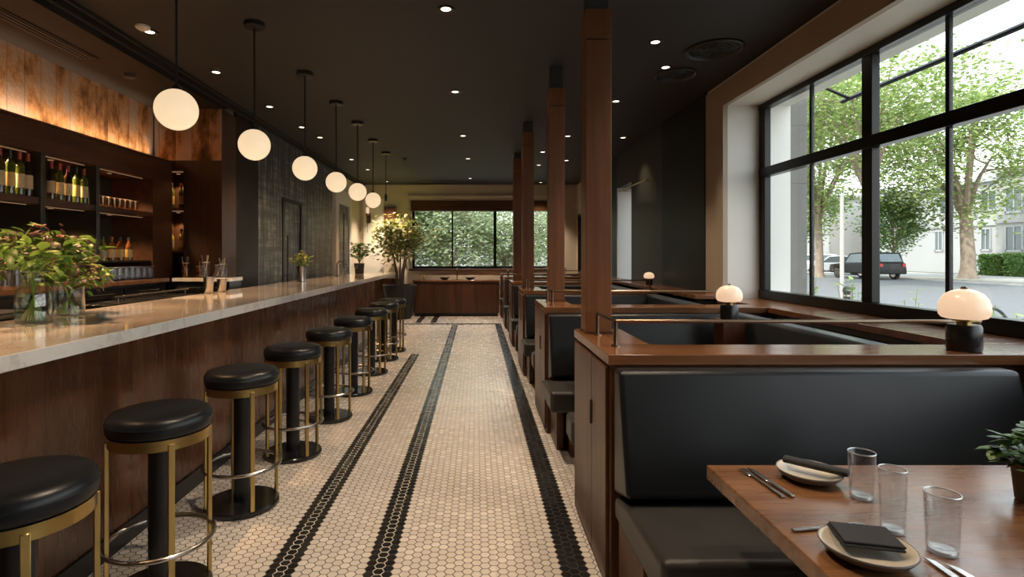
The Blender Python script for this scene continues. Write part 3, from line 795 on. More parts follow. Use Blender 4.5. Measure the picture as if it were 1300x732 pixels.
# mushroom lamps
def make_lamp(name, label, loc, k=1.0, group='mushroom table lamps', w=.80):
    s = thing(name, label, 'table lamp', loc, group)
    W_ = dict(sx=w, sy=w)
    MB().lathe([(0, 0), (.072*k, 0), (.077*k, .006*k), (.077*k, .10*k), (.07*k, .112*k), (0, .112*k)], n=36, **W_).build('base', 'black_metal', s)
    MB().lathe([(0, .11*k), (.032*k, .11*k), (.032*k, .125*k), (.055*k, .128*k), (.055*k, .145*k), (0, .145*k)], n=32, **W_).build('collar', 'brass', s)
    MB().lathe([(.0, .136*k), (.085*k, .137*k), (.105*k, .142*k), (.117*k, .155*k), (.121*k, .175*k), (.119*k, .198*k), (.109*k, .222*k), (.088*k, .243*k), (.058*k, .257*k), (.025*k, .264*k), (0, .265*k)], n=40, sx=w*.93, sy=w*.93).build('shade', 'shade', s, angle=3)
    MB().lathe([(0, .258*k), (.012*k, .26*k), (.013*k, .27*k), (.007*k, .276*k), (0, .277*k)], n=16).build('finial', 'bronze', s)
    MB().tube([(-.060*k, 0, .05*k), (-.08*k, -.005, .055*k)], .004*k).build('switch', 'brass', s)
    return s
make_lamp('table_lamp', 'large mushroom lamp with black base on the first booth divider', (2.10, 2.375, 1.001))
make_lamp('table_lamp', 'mushroom lamp standing on the wooden pedestal in the second booth', (1.835, 4.005, .9475), .93, w=.86)
make_lamp('table_lamp', 'tiny glowing lamp against the dark olive wall', (2.22, 7.1, 1.03), .62, w=.95)
lpd = thing('lamp_pedestal', 'square wooden pedestal under the second mushroom lamp', 'pedestal', (1.835, 4.005, .489))
box('block', 'walnut_v', (-.08, .08, -.08, .08, 0, .44), lpd, bevel=.004)
box('cap', 'walnut_v', (-.083, .083, -.083, .083, .44, .458), lpd, bevel=.003)
wl = thing('wall_ledge', 'dark ledge along the olive wall carrying the tiny lamp', 'ledge', (2.30, 5.3, .93))
box('ledge_board', 'walnut_top', (-.2, .095, 0, 6.2, .06, .10), wl, bevel=.003)
box('ledge_base', 'black_gloss', (.0, .068, .0, 6.2, -.93, .06), wl)
# wall rod with brass arm on the olive wall
rd = thing('wall_rod', 'thin brass rod on the olive wall above the tiny lamp', 'rod', (XR, 7.6, 2.44))
MB().tube([(-.10, -.15, 0), (-.10, 1.35, 0)], .01).build('rod', 'brass', rd)
for y in (0, 1.2): MB().tube([(-.002, y, 0), (-.10, y, 0)], .008).build('bracket', 'brass', rd)

# ------------------------------------------------------------------ table setting
TZ = .7505
def make_plate(label, loc, k):
    s = thing('dinner_plate', label, 'plate', loc, 'plates on the laid table')
    MB().lathe([(0, .012), (.06, .013), (.078, .017), (.098, .026), (.1055, .0295), (.1085, .028), (.100, .019), (.088, .010), (.06, .004), (.055, 0), (0, .002)][::-1], n=56).build('dish', 'ceramic', s, angle=1)
    MB().lathe([(.054, -.0003), (.0605, .0035), (.0885, .0092), (.1008, .0183), (.1092, .0275), (.1086, .0285), (.1000, .0195), (.0880, .0105), (.06, .0045), (.0545, .0002)], n=56, closed=True).build('underside', 'ceramic_dark', s, angle=1)
    MB().torus(.1070, .0016, .0290, n=56, m=6).build('rim', 'ceramic_dark', s)
    s.scale = (k, k, 1)
    return s
make_plate('cream plate with rolled black napkin by the divider side of the table', (.98, 1.625, TZ), .80)
make_plate('cream plate with flat folded black napkin, closer of the two plates', (.853, 1.205, TZ), .85)
def fold_napkin(name, label, loc, w, l, h, rz, tilt, roll=False):
    n = thing(name, label, 'napkin', loc, 'black napkins on the plates', rz)
    m = MB(); N = 10
    lay = 3 if not roll else 1
    if roll:
        pr = [(w*.5*math.cos(a)*(1+.08*math.sin(3*a)), h*.5+h*.5*math.sin(a)*(1+.1*math.cos(2*a))) for a in [2*PI*k/16 for k in range(16)]]
        m.prism(pr, -l/2, l/2, 'y')
        o = m.build('cloth', 'napkin', n, bevel=.003)
        MB().tube([(w*.42*math.cos(t), -l/2-.001, h*.5+h*.36*math.sin(t)) for t in [k*.5 for k in range(12)]], .0015, 6).build('fold', 'napkin', n)
    else:
        m.box(-w/2, w/2, -l/2, l/2, 0, h*.5); o = m.build('cloth', 'napkin', n, bevel=.004, seg=3)
        MB().box(-w/2+.003, w/2+.002, -l/2+.004, l/2-.003, h*.52, h).build('fold', 'napkin', n, bevel=.004, seg=3)
    n.rotation_euler = (tilt[0], tilt[1], rz)
    return n
fold_napkin('napkin', 'rolled black napkin on the plate near the divider', (.995, 1.622, TZ+.0305), .036, .165, .022, math.radians(46), (0, 0), True)
fold_napkin('napkin', 'flat folded black napkin on the closer plate', (.862, 1.225, TZ+.0305), .118, .10, .012, math.radians(-14), (0, 0))
def glass_tumbler(label, loc, r, h):
    s = thing('water_glass', label, 'glass', loc, 'water glasses on the laid table')
    rb = r*.86; t = .0022
    MB().lathe([(0, 0), (rb*.93, 0), (rb, .004), (r, h-.001), (r-t*.5, h), (r-t, h-.001), (rb-t, .016), (rb*.6, .011), (0, .010)], n=48).build('tumbler', 'tumbler', s, angle=.8)
    MB().torus(r-t*.5, .0016, h, n=48, m=6).build('rim', 'rimglass', s)
    MB().lathe([(0, .0012), (rb*.90, .0012), (rb*.93, .006), (rb*.85, .0095), (0, .0092)], n=40).build('foot', 'rimglass', s, angle=.8)
    return s
def real_glass():
    t = NT('solid_clear_glass')
    b = t.bsdf(Base_Color=C(1, 1, 1), Roughness=.03, IOR=1.45); b.inputs['Transmission Weight'].default_value = 1
    return t.m
def rim_glass():
    t = NT('bright_glass_rim')
    tr = t.add('ShaderNodeBsdfTransparent'); gl = t.add('ShaderNodeBsdfGlossy'); gl.inputs['Roughness'].default_value = .35
    mx = t.add('ShaderNodeMixShader'); mx.inputs[0].default_value = .6
    t.l.new(tr.outputs[0], mx.inputs[1]); t.l.new(gl.outputs[0], mx.inputs[2]); t.l.new(mx.outputs[0], t.out.inputs[0])
    return t.m
M['rimglass'] = rim_glass()
glass_tumbler('water glass beside the plate with the rolled napkin', (1.048, 1.50, TZ), .033, .125)
glass_tumbler('taller narrow water glass, middle one of the three', (.995, 1.318, TZ), .029, .150)
glass_tumbler('widest water glass, beside the crossed knives and the closer plate', (1.035, 1.225, TZ), .034, .132)
def knife(name, label, p, q):
    p = Vector((*p, TZ)); q = Vector((*q, TZ)); L = (q-p).length; a = math.atan2(q.y-p.y, q.x-p.x)
    s = thing(name, label, 'cutlery', p, 'cutlery on the laid table', a)
    if 'knife' in name:
        MB().prism([(0, -.007), (L*.45, -.0085), (L*.45, .0085), (0, .007)], .001, .008).build('handle', 'satin_steel', s, bevel=.003)
        MB().prism([(L*.45, -.006), (L*.6, -.010), (L*.9, -.010), (L, .004), (L*.6, .008), (L*.45, .005)], .002, .005).build('blade', 'steel', s, bevel=.001, seg=1)
    else:
        MB().prism([(0, -.007), (L*.2, -.006), (L*.62, -.0035), (L*.7, -.004), (L*.7, .004), (L*.62, .0035), (L*.2, .006), (0, .007)], .001, .006).build('handle', 'satin_steel', s, bevel=.002)
        m = MB(); m.prism([(L*.69, -.005), (L*.76, -.011), (L*.82, -.012), (L*.82, .012), (L*.76, .011), (L*.69, .005)], .002, .005)
        hd = m.build('fork_head', 'steel', s, bevel=.001, seg=1)
        for k in range(4): MB().prism([(L*.815, -.0115+.0065*k), (L, -.0105+.0065*k), (L, -.0085+.0065*k), (L*.815, -.008+.0065*k)], .002, .005).build('tine', 'steel', hd)
knife('fork', 'steel fork beside the plate with the rolled napkin, next to the table edge', (.835, 1.50), (.815, 1.70))
knife('table_knife', 'steel knife lying between the fork and the plate with the rolled napkin', (.860, 1.50), (.838, 1.705))
knife('fork', 'steel fork lying behind the closer plate, handle towards the table edge', (.755, 1.318), (.948, 1.345))
knife('table_knife', 'steel knife beside the closer plate, next to the widest glass', (.975, 1.02), (.975, 1.20))
knife('table_knife', 'steel knife crossing outward beside the other knife at the table front', (1.02, 1.00), (1.0, 1.175))
# potted plant on the table
def leafy(mb, base, r, h, n, L, W, rnd, up=.6):
    for _ in range(n):
        a = rnd.uniform(0, 2*PI); e = rnd.uniform(.1, 1.0)
        d = Vector((math.cos(a)*rnd.uniform(.3, 1), math.sin(a)*rnd.uniform(.3, 1), rnd.uniform(-.3, 1)*up))
        p = Vector(base)+Vector((math.cos(a)*r*e*rnd.random()**.5, math.sin(a)*r*e*rnd.random()**.5, h*rnd.random()))
        mb.leaf(p, d, (0, 0, 1), L*rnd.uniform(.6, 1.2), W*rnd.uniform(.7, 1.2))
rnd = random.Random(3)
pt = thing('potted_plant', 'small green potted plant at the window side of the laid table', 'plant', (1.50, 1.47, TZ))
pt.scale = (.86, .86, .95)
MB().lathe([(0, 0), (.052, 0), (.056, .004), (.066, .10), (.068, .108), (.060, .108), (.056, .09), (0, .088)], n=36).build('pot', 'terracotta', pt)
MB().lathe([(0, .088), (.056, .088), (.057, .094), (0, .099)], n=24).build('soil', 'soil', pt)
m = MB(); stm = MB()
for _ in range(26):
    a = rnd.uniform(0, 2*PI); r = rnd.uniform(.01, .10); z = rnd.uniform(.12, .215)-r*.4
    tip = (math.cos(a)*r, math.sin(a)*r, z)
    stm.tube([(math.cos(a)*r*.2, math.sin(a)*r*.2, .09), (math.cos(a)*r*.5, math.sin(a)*r*.5, z*.75), tip], .0015, 5)
    for k in range(6):
        b = a+rnd.uniform(-1.6, 1.6)
        m.leaf(tip, (math.cos(b), math.sin(b), rnd.uniform(-.5, .6)), (0, 0, 1), rnd.uniform(.04, .072), rnd.uniform(.026, .042))
m.build('foliage', 'leaf_pot', pt); stm.build('stem', 'stem', pt)

# ------------------------------------------------------------------ bar top: vases, shakers
def vase(label, loc, prof, waterh, wr, seed, bouquet, group='glass vases of flowers on the bar'):
    rnd = random.Random(seed)
    s = thing('flower_vase', label, 'vase', loc, group)
    th = .003
    inner = [(max(r-th, 0), z+(.006 if i == 0 else 0)) for i, (r, z) in enumerate(prof)][::-1]
    MB().lathe([(0, 0)]+prof+inner+[(0, .008)], n=44).build('glass_body', 'vase_glass', s, angle=1)
    MB().torus(prof[-1][0]-.0015, .0024, prof[-1][1], n=44, m=6).build('rim', 'rimglass', s)
    MB().lathe([(0, .009), (wr, .009), (wr, waterh), (0, waterh)], n=36).build('water', 'water', s)
    fl = MB(); dk = MB(); pe = MB(); stm = MB()
    R, z0, z1, n, L, neck = bouquet
    for i in range(n):
        a = rnd.uniform(0, 2*PI); rr = R*math.sqrt(rnd.random()); 
        z = z1-(z1-z0)*(rr/R)**1.6*rnd.uniform(.5, 1.1)-rnd.random()*.05
        tip = Vector((math.cos(a)*rr, math.sin(a)*rr, z))
        mid = Vector((math.cos(a)*neck*.6, math.sin(a)*neck*.6, prof[-1][1]))
        if i % 3 == 0:
            stm.tube([(-math.cos(a)*wr*.7, -math.sin(a)*wr*.7, .012), (0, 0, prof[-1][1]*.5), mid, (mid+tip)/2+Vector((0, 0, .02)), tip], .0028, 5, .0014)
        kind = rnd.random()
        tgt = fl if kind < .55 else dk
        if tgt is dk: L_ = L*.62
        else: L_ = L
        for k in range(5):
            b = a+rnd.uniform(-2, 2)
            q = tip+Vector((rnd.uniform(-1, 1), rnd.uniform(-1, 1), rnd.uniform(-1, 1)))*L*.5
            tgt.leaf(q, (math.cos(b), math.sin(b), rnd.uniform(-.8, .9)), (rnd.uniform(-.6, .6), rnd.uniform(-.6, .6), 1), L_*rnd.uniform(.5, 1.2), L_*.5*rnd.uniform(.6, 1.2), .5)
        if kind > .82:
            for k in range(9):
                b = rnd.uniform(0, 2*PI)
                pe.leaf(tip+Vector((0, 0, .01)), (math.cos(b), math.sin(b), rnd.uniform(.1, 1)), (0, 0, 1), L*.42, L*.34)
    stm.build('stem', 'stem', s); fl.build('foliage', 'leaf_bouquet', s); 
    if dk.v: dk.build('dark_foliage', 'leaf_dark', s)
    if pe.v: pe.build('blossom', 'petal', s)
    return s
BZ = 1.0705
vase('clear shouldered glass vase with a leafy bouquet at the near end of the bar', (-2.25, 2.80, BZ),
     [(.064, 0), (.074, .006), (.077, .03), (.077, .14), (.070, .165), (.052, .195), (.046, .215), (.047, .24), (.055, .256)], .15, .072, 5, (.27, .265, .48, 96, .092, .04))
vase('shorter straight clear vase with dark leaves just behind the shouldered vase', (-2.335, 3.16, BZ),
     [(.070, 0), (.076, .006), (.076, .18), (.076, .188)], .10, .071, 6, (.16, .19, .31, 46, .075, .065))
vs = [(-2.28, 7.18, 'slim vase of yellow flowers midway along the bar top', 8), (-2.2, 10.35, 'small bushy green plant in a dark pot at the far end of the bar', 9)]
x, y, lb, sd_ = vs[0]
s = thing('flower_vase', lb, 'vase', (x, y, BZ), 'glass vases of flowers on the bar')
MB().lathe([(0, 0), (.055, 0), (.06, .005), (.055, .12), (.064, .2), (.06, .2), (.05, .12), (.05, .02), (0, .02)], n=32).build('glass_body', 'satin_steel', s)
rnd = random.Random(8); m = MB(); pe = MB(); stm = MB()
for i in range(36):
    a = rnd.uniform(0, 2*PI); r = .13*math.sqrt(rnd.random()); tip = Vector((math.cos(a)*r, math.sin(a)*r, rnd.uniform(.26, .42)-r*.5))
    stm.tube([(0, 0, .05), (math.cos(a)*.03, math.sin(a)*.03, .2), tip], .0025, 4)
    for k in range(5):
        b = rnd.uniform(0, 2*PI); (m if rnd.random() < .6 else pe).leaf(tip, (math.cos(b), math.sin(b), rnd.uniform(-.4, .8)), (0, 0, 1), .05, .028)
M['petal_yellow'] = leaf_mat('yellow_petals', C(.55, .45, .10), C(.70, .60, .18), C(.75, .68, .30), .6, .3)
m.build('foliage', 'leaf_bouquet', s); pe.build('blossom', 'petal_yellow', s); stm.build('stem', 'stem', s)
x, y, lb, sd_ = vs[1]
s = thing('potted_plant', lb, 'plant', (x, y, BZ))
MB().lathe([(0, 0), (.08, 0), (.095, .18), (.1, .19), (.085, .19), (.08, .17), (0, .17)], n=32).build('pot', 'pot', s)
rnd = random.Random(9); m = MB(); stm = MB()
for i in range(70):
    a = rnd.uniform(0, 2*PI); r = .19*math.sqrt(rnd.random()); tip = Vector((math.cos(a)*r, math.sin(a)*r, rnd.uniform(.3, .56)))
    if i % 3 == 0: stm.tube([(0, 0, .17), (math.cos(a)*.03, math.sin(a)*.03, .26), tip], .004, 4)
    for k in range(5):
        b = rnd.uniform(0, 2*PI); m.leaf(tip, (math.cos(b), math.sin(b), rnd.uniform(-.4, .8)), (0, 0, 1), .075, .04)
m.build('foliage', 'leaf_pot', s); stm.build('stem', 'stem', s)
# shakers at the rear edge of the bar top
for x, y, h, lb in ((-2.38, 4.90, .15, 'steel cocktail shaker at the rear edge of the bar top, taller one'), (-2.375, 5.14, .12, 'short steel shaker at the rear edge of the bar top')):
    s = thing('cocktail_shaker', lb, 'shaker', (x, y, BZ), 'shakers on the bar')
    MB().lathe([(0, 0), (.032, 0), (.034, .003), (.045, h), (.0425, h), (.033, .006), (0, .006)], n=32).build('cup', 'satin_steel', s)
    MB().tube([(0, 0, .01), (.02, .01, h*.8), (.035, .02, h*1.25)], .003).build('bar_spoon', 'steel', s)
# beer tap and glasses at the far end of the bar
tp = thing('bar_tap', 'small dark tap on the bar top before the far plant', 'tap', (-2.30, 9.1, BZ))
MB().cyl(.03, 0, .012).build('base', 'bronze', tp)
MB().tube([(0, 0, .01), (0, 0, .2), (.03, 0, .24), (.09, 0, .235), (.10, 0, .19)], .011).build('spout', 'bronze', tp)
for x, y in ((-2.32, 9.75), (-2.18, 9.95)):
    g = thing('wine_glass', 'clear stemmed glass on the bar between the tap and the far plant' if x < -2.3 else 'clear stemmed glass on the bar just before the far plant', 'glass', (x, y, BZ), 'stemmed glasses on the bar')
    MB().lathe([(0, 0), (.034, 0), (.034, .003), (.005, .008), (.004, .09), (.02, .105), (.038, .14), (.036, .2), (.034, .2), (.036, .14), (.018, .108), (0, .1)], n=28).build('goblet', 'tumbler', g)
    MB().torus(.035, .0012, .2, n=28, m=6).build('rim', 'rimglass', g)

# ------------------------------------------------------------------ bottles and glasses
BP = {}
def bottle(kind, loc, label, group, k=1.0):
    if kind not in BP:
        g, lab, cap, typ = {'wine_green': ('b_green', 'label_cream', 'cap_red', 0), 'wine_dark': ('b_dark', 'label_cream', 'cap_red', 0),
                            'wine_gold': ('b_green', 'label_gold', 'cap_black', 0), 'spirit_amber': ('b_amber', 'label_gold', 'cap_black', 1),
                            'spirit_cream': ('b_amber', 'label_cream', 'cap_red', 1), 'spirit_yellow': ('b_yellow', 'label_cream', 'cap_black', 1)}[kind]
        s = thing('wine_bottle' if typ == 0 else 'spirit_bottle', label, 'bottle', loc, group)
        if typ == 0:
            pr = [(0, 0), (.034, 0), (.037, .004), (.037, .18), (.033, .205), (.018, .225), (.0145, .24), (.0145, .292), (0, .292)]; lz = (.05, .145); r = .0375; cz = (.243, .297); cr = .0158
        else:
            pr = [(0, 0), (.036, 0), (.039, .004), (.039, .125), (.032, .15), (.016, .17), (.014, .18), (.014, .21), (0, .21)]; lz = (.03, .105); r = .0395; cz = (.193, .222); cr = .0165
        MB().lathe(pr, n=28).build('glass_body', g, s)
        MB().lathe([(r-.001, lz[0]), (r+.0004, lz[0]), (r+.0004, lz[1]), (r-.001, lz[1])], n=28, closed=True).build('paper_label', lab, s)
        MB().lathe([(cr-.004, cz[0]), (cr, cz[0]), (cr, cz[1]), (0, cz[1])], n=20).build('cap', cap, s)
        BP[kind] = s
        s.scale = (k*.8, k*.8, k)
        return s
    o = dup(BP[kind], loc, label, scale=(k*.8, k*.8, k)); o['group'] = group
    return o
kw = {'wine_green': 'green wine bottle with cream label', 'wine_dark': 'dark wine bottle with cream label', 'wine_gold': 'green bottle with gold label', 'spirit_amber': 'amber spirit bottle with gold label', 'spirit_cream': 'amber spirit bottle with cream label', 'spirit_yellow': 'golden bottle with cream label'}
ZU = 1.18+.672; XS = -3.36
ks = ['wine_dark', 'wine_green', 'wine_dark', 'wine_gold', 'wine_green']
for i, y in enumerate([4.356, 4.446, 4.535, 4.63, 4.72]):
    bottle(ks[i], (XS, y, ZU), f'{kw[ks[i]]}, {ORD[i]} of five in the middle upper compartment', 'bottles in the middle upper compartment', 1.0)
ks = ['wine_dark', 'wine_dark', 'wine_gold', 'wine_green', 'wine_dark']
for i, (y, x) in enumerate([(3.795, XS), (3.885, XS), (3.97, XS), (4.055, XS), (4.135, XS-.005)]):
    bottle(ks[i], (x, y, ZU), f'{kw[ks[i]]}, {ORD[i]} of five in front in the first upper compartment', 'bottles in the first upper compartment', 1.08)
for i, (y, x) in enumerate([(3.90, -3.5), (4.0, -3.51), (4.10, -3.5)]):
    bottle('wine_gold' if i % 2 else 'wine_green', (x, y, ZU), f'bottle {ORD[i]} in the rear line of the first upper compartment', 'bottles in the first upper compartment', .92)
for i, (y, kd) in enumerate([(4.96, 'spirit_yellow'), (5.08, 'spirit_cream'), (5.20, 'spirit_amber'), (5.33, 'spirit_amber')]):
    bottle(kd, (XS, y, 1.361), f'{kw[kd]}, {ORD[i]} of four on the lower glass-rack shelf', 'bottles on the lower shelf', 1.0)
# niche bottles
for i, (x, z, kd, k) in enumerate([(-3.385, nz0+.749, 'wine_gold', .95), (-3.275, nz0+.749, 'wine_green', .95), (-3.39, nz0+.289, 'spirit_yellow', 1.0), (-3.275, nz0+.289, 'spirit_yellow', 1.05)]):
    sh = 'upper' if i < 2 else 'lower'
    bottle(kd, (x, 6.12, z), f'{kw[kd]} on the {sh} niche shelf, {["inner", "outer"][i % 2]} one', 'bottles in the niche', k)
gl0 = {}
def shelf_glass(loc, label, group, mat='tumbler', r=.037, h=.095):
    key = (mat, r, h)
    if key not in gl0:
        s = thing('bar_glass', label, 'glass', loc, group)
        MB().lathe([(0, 0), (r*.88, 0), (r*.9, .003), (r, h), (r-.003, h), (r*.9-.003, .012), (0, .010)], n=24).build('tumbler', mat, s)
        MB().torus(r-.0015, .0016, h, n=24, m=5).build('rim', 'rimglass', s)
        gl0[key] = s; return s
    o = dup(gl0[key], loc, label); o['group'] = group
    return o
for i in range(7):
    shelf_glass((XS, 4.945+.078*i, ZU), f'amber-tinted tumbler, {ORD[i]} of seven on the upper shelf beside the bottles', 'tumblers on the upper shelf', 'amber_glass', .035, .09)
for i in range(8):
    shelf_glass((-3.30, 4.93+.092*i, 1.179), f'clear bar glass, {ORD[i]} in the line on the back counter below the bottles', 'glasses on the back counter', 'bar_tumbler', .038, .12)
for i in range(7):
    shelf_glass((-3.40, 4.975+.092*i, 1.179), f'clear bar glass, {ORD[i]} in the rear line on the back counter', 'glasses on the back counter', 'bar_tumbler', .038, .12)
for i in range(8):
    shelf_glass((-3.235, 3.30+.1*i, 1.179), f'tall clear glass, {ORD[i]} of the line behind the bouquet on the back counter', 'tall glasses behind the bouquet', 'bar_tumbler', .040, .15)
# mixing tins and glasses on the corner counter
items = [(-3.06, 5.80, 'amber_glass', .042, .15, 'amber mixing glass with tools on the corner counter, by the niche'), (-2.93, 5.84, 'amber_glass', .045, .115, 'low amber glass on the corner counter'),
         (-2.84, 5.78, 'tumbler', .045, .16, 'tall clear mixing glass on the corner counter'), (-2.73, 5.84, 'tumbler', .042, .13, 'clear glass on the corner counter beside the tall one'),
         (-2.65, 5.76, 'tumbler', .040, .14, 'clear glass of bar tools at the open end of the corner counter')]
for x, y, mt, r, h, lb in items:
    g = thing('mixing_glass', lb, 'glass', (x, y, 1.179), 'mixing glasses on the corner counter')
    MB().lathe([(0, 0), (r*.93, 0), (r*.95, .003), (r, h), (r-.003, h), (r*.95-.003, .012), (0, .010)], n=28).build('tumbler', mt, g)
    MB().torus(r-.0015, .0018, h, n=28, m=5).build('rim', 'rimglass', g)
    for k in range(3 if h > .135 else 1):
        a = 2.1*k+x*9
        MB().tube([(-.4*r*math.cos(a), -.4*r*math.sin(a), .014), (r*.6*math.cos(a), r*.6*math.sin(a), h*1.0), (r*.9*math.cos(a), r*.9*math.sin(a), h*1.45)], .0035, 6).build('bar_tool', 'steel' if k else 'brass', g)

# ------------------------------------------------------------------ back of the room
cr = thing('credenza', 'long low walnut credenza under the back window', 'cabinet', (-1.46, 12.72, 0))
box('top', 'walnut_top', (-.02, 2.0, -.02, .44, .80, .84), cr, bevel=.004)
box('body', 'walnut', (0, 1.98, .02, .44, .08, .80), cr)
box('plinth', 'black_metal', (.03, 1.95, .05, .44, 0, .08), cr)
for k in range(4):
    dd = box('door', 'walnut_v', (.01+.49*k, .49+.49*k, 0, .02, .09, .79), cr, bevel=.003)
    MB().tube([(.45+.49*k, -.012, .5), (.45+.49*k, -.012, .65)], .006).build('handle', 'black_metal', dd)
ft = thing('faucet', 'small bronze faucet on the credenza under the back window', 'faucet', (-.46, 13.0, .84))
MB().cyl(.03, 0, .01).build('base', 'bronze', ft)
MB().tube([(0, 0, .005), (0, 0, .22), (0, -.03, .26), (0, -.10, .25), (0, -.12, .19)], .012).build('spout', 'bronze', ft)
for x, lb in ((-.75, 'wide dark bowl on the credenza beside the faucet, plant side'), (-.15, 'dark bowl on the credenza beside the faucet, booth side')):
    b = MB().lathe([(0, 0), (.06, 0), (.13, .06), (.125, .06), (.055, .008), (0, .008)], n=32).build('bowl', 'bronze', loc=(x, 12.95, .84)); tag(b, lb, 'bowl', 'bowls on the credenza')
b = MB().lathe([(0, 0), (.035, 0), (.04, .08), (.03, .1), (0, .1)], n=24).build('candle_cup', 'brass', loc=(-1.25, 12.95, .84)); tag(b, 'small brass cup on the credenza near the potted tree', 'cup')
# potted tree
tt = thing('potted_tree', 'tall leafy indoor tree in a large charcoal planter', 'plant', (-1.72, 12.35, 0))
MB().lathe([(0, 0), (.24, 0), (.26, .02), (.37, .72), (.38, .75), (.345, .75), (.335, .68), (0, .68)], n=40).build('planter', 'pot', tt)
MB().lathe([(0, .66), (.334, .68), (.2, .70), (0, .71)], n=32).build('soil', 'soil', tt)
rnd = random.Random(21); m = MB()
tips = []
for k in range(5):
    a = 2*PI*k/5+.4; bx = .06*math.cos(a); by = .06*math.sin(a)
    e = Vector((.27*math.cos(a)*rnd.uniform(.7, 1.1), .27*math.sin(a), 1.5+rnd.uniform(-.1, .25)))
    b_ = MB()
    b_.tube([(bx, by, .68), (bx*1.6, by*1.6, 1.05), (e.x*.7, e.y*.7, 1.3), e, e+Vector((e.x*.3, e.y*.3, .35))], .024, 7, .008)
    tips += [e, e+Vector((e.x*.3, e.y*.3, .35))]
    for j in range(3):
        q = e+Vector((rnd.uniform(-.32, .32), rnd.uniform(-.32, .32), rnd.uniform(-.05, .5)))
        b_.tube([e-Vector((e.x*.15, e.y*.15, .12)), (e+q)/2+Vector((0, 0, .04)), q], .009, 5, .004); tips.append(q)
    b_.build('trunk', 'bark_in', tt)
for p in tips:
    for k in range(60):
        a = rnd.uniform(0, 2*PI); q = p+Vector((rnd.gauss(0, .15), min(rnd.gauss(0, .15), .55-p.y), rnd.gauss(.02, .13)))
        m.leaf(q, (math.cos(a), math.sin(a), rnd.uniform(-.7, .4)), (0, 0, 1), rnd.uniform(.09, .17), rnd.uniform(.05, .085))
m.build('foliage', 'leaf_fig', tt)
# sconce and wall box
sk = thing('wall_sconce', 'slender dark wall sconce on the pale strip behind the last pendants', 'wall lamp', (-2.58, YB-.03, 2.3))
box('backplate', 'bronze', (-.05, .05, -.02, -.001, -.12, .12), sk, bevel=.004)
MB().tube([(0, -.02, 0), (0, -.10, -.02), (0, -.12, .06)], .01).build('arm', 'bronze', sk)
MB().lathe([(0, .04), (.03, .05), (.05, .09), (.045, .1), (0, .08)], 0, -.12).build('cup', 'bronze', sk)
MB().lathe([(0, .08), (.035, .09), (.04, .2), (.03, .25), (.026, .25), (.03, .2), (0, .1)], 0, -.12).build('lamp_shade', 'shade', sk)
MB().tube([(0, -.12, .04), (0, -.12, -.35)], .006).build('drop_rod', 'bronze', sk)
wb = thing('wall_speaker', 'small dark brown wooden box on the back wall above the potted tree', 'speaker', (-2.05, YB, 2.43))
box('housing', 'walnut', (-.14, .14, -.10, -.001, -.22, .12), wb, bevel=.006)
box('front_cover', 'dark_wood', (-.12, .12, -.108, -.10, -.20, .10), wb)

# ------------------------------------------------------------------ outside
GZ = -.10
box('ground', 'lawn', (-40, 120, -30, 160, GZ-.3, GZ-.02), kind=S)
box('road', 'asphalt', (12, 27.0, -25, 140, GZ-.019, GZ), kind=S)
box('sidewalk', 'concrete', (6.2, 11.9, -25, 140, GZ-.019, GZ+.04), kind=S)
box('sidewalk', 'concrete', (29.3, 38, -25, 52, GZ-.019, GZ+.05), kind=S)
box('street_parking', 'asphalt', (29.3, 38, 52.2, 140, GZ-.019, GZ), kind=S)
box('curb', 'stone', (27.05, 27.25, -25, 140, GZ-.019, GZ+.08), kind=S)
# planting-bed kerb by the window
box('garden_kerb', 'concrete', (5.7, 6.1, -20, 60, GZ-.019, GZ+.25), kind=S)
# pier beside the street window (outside face of the wall)
pr_ = thing('stone_pier', 'grey stone pier just outside the street window', 'pier', (3.003, 5.27, GZ-.02))
m = MB()
for k in range(6): m.box(.0, .17, .02, .6, .555*k, .555*(k+1))
m.build('stone_blocks', 'stone_grey', pr_, bevel=.004)
ar = thing('awning_hanging_rod', 'dark rod running along outside the upper street window panes', 'rod', (3.45, 0, 2.86))
MB().tube([(0, -1.5, 0), (0, 5.2, 0)], .022).build('rod', 'window_black', ar)
for y in (-1.3, 2.2, 5.1): MB().tube([(-.42, y, .18), (0, y, 0)], .014).build('bracket', 'window_black', ar)

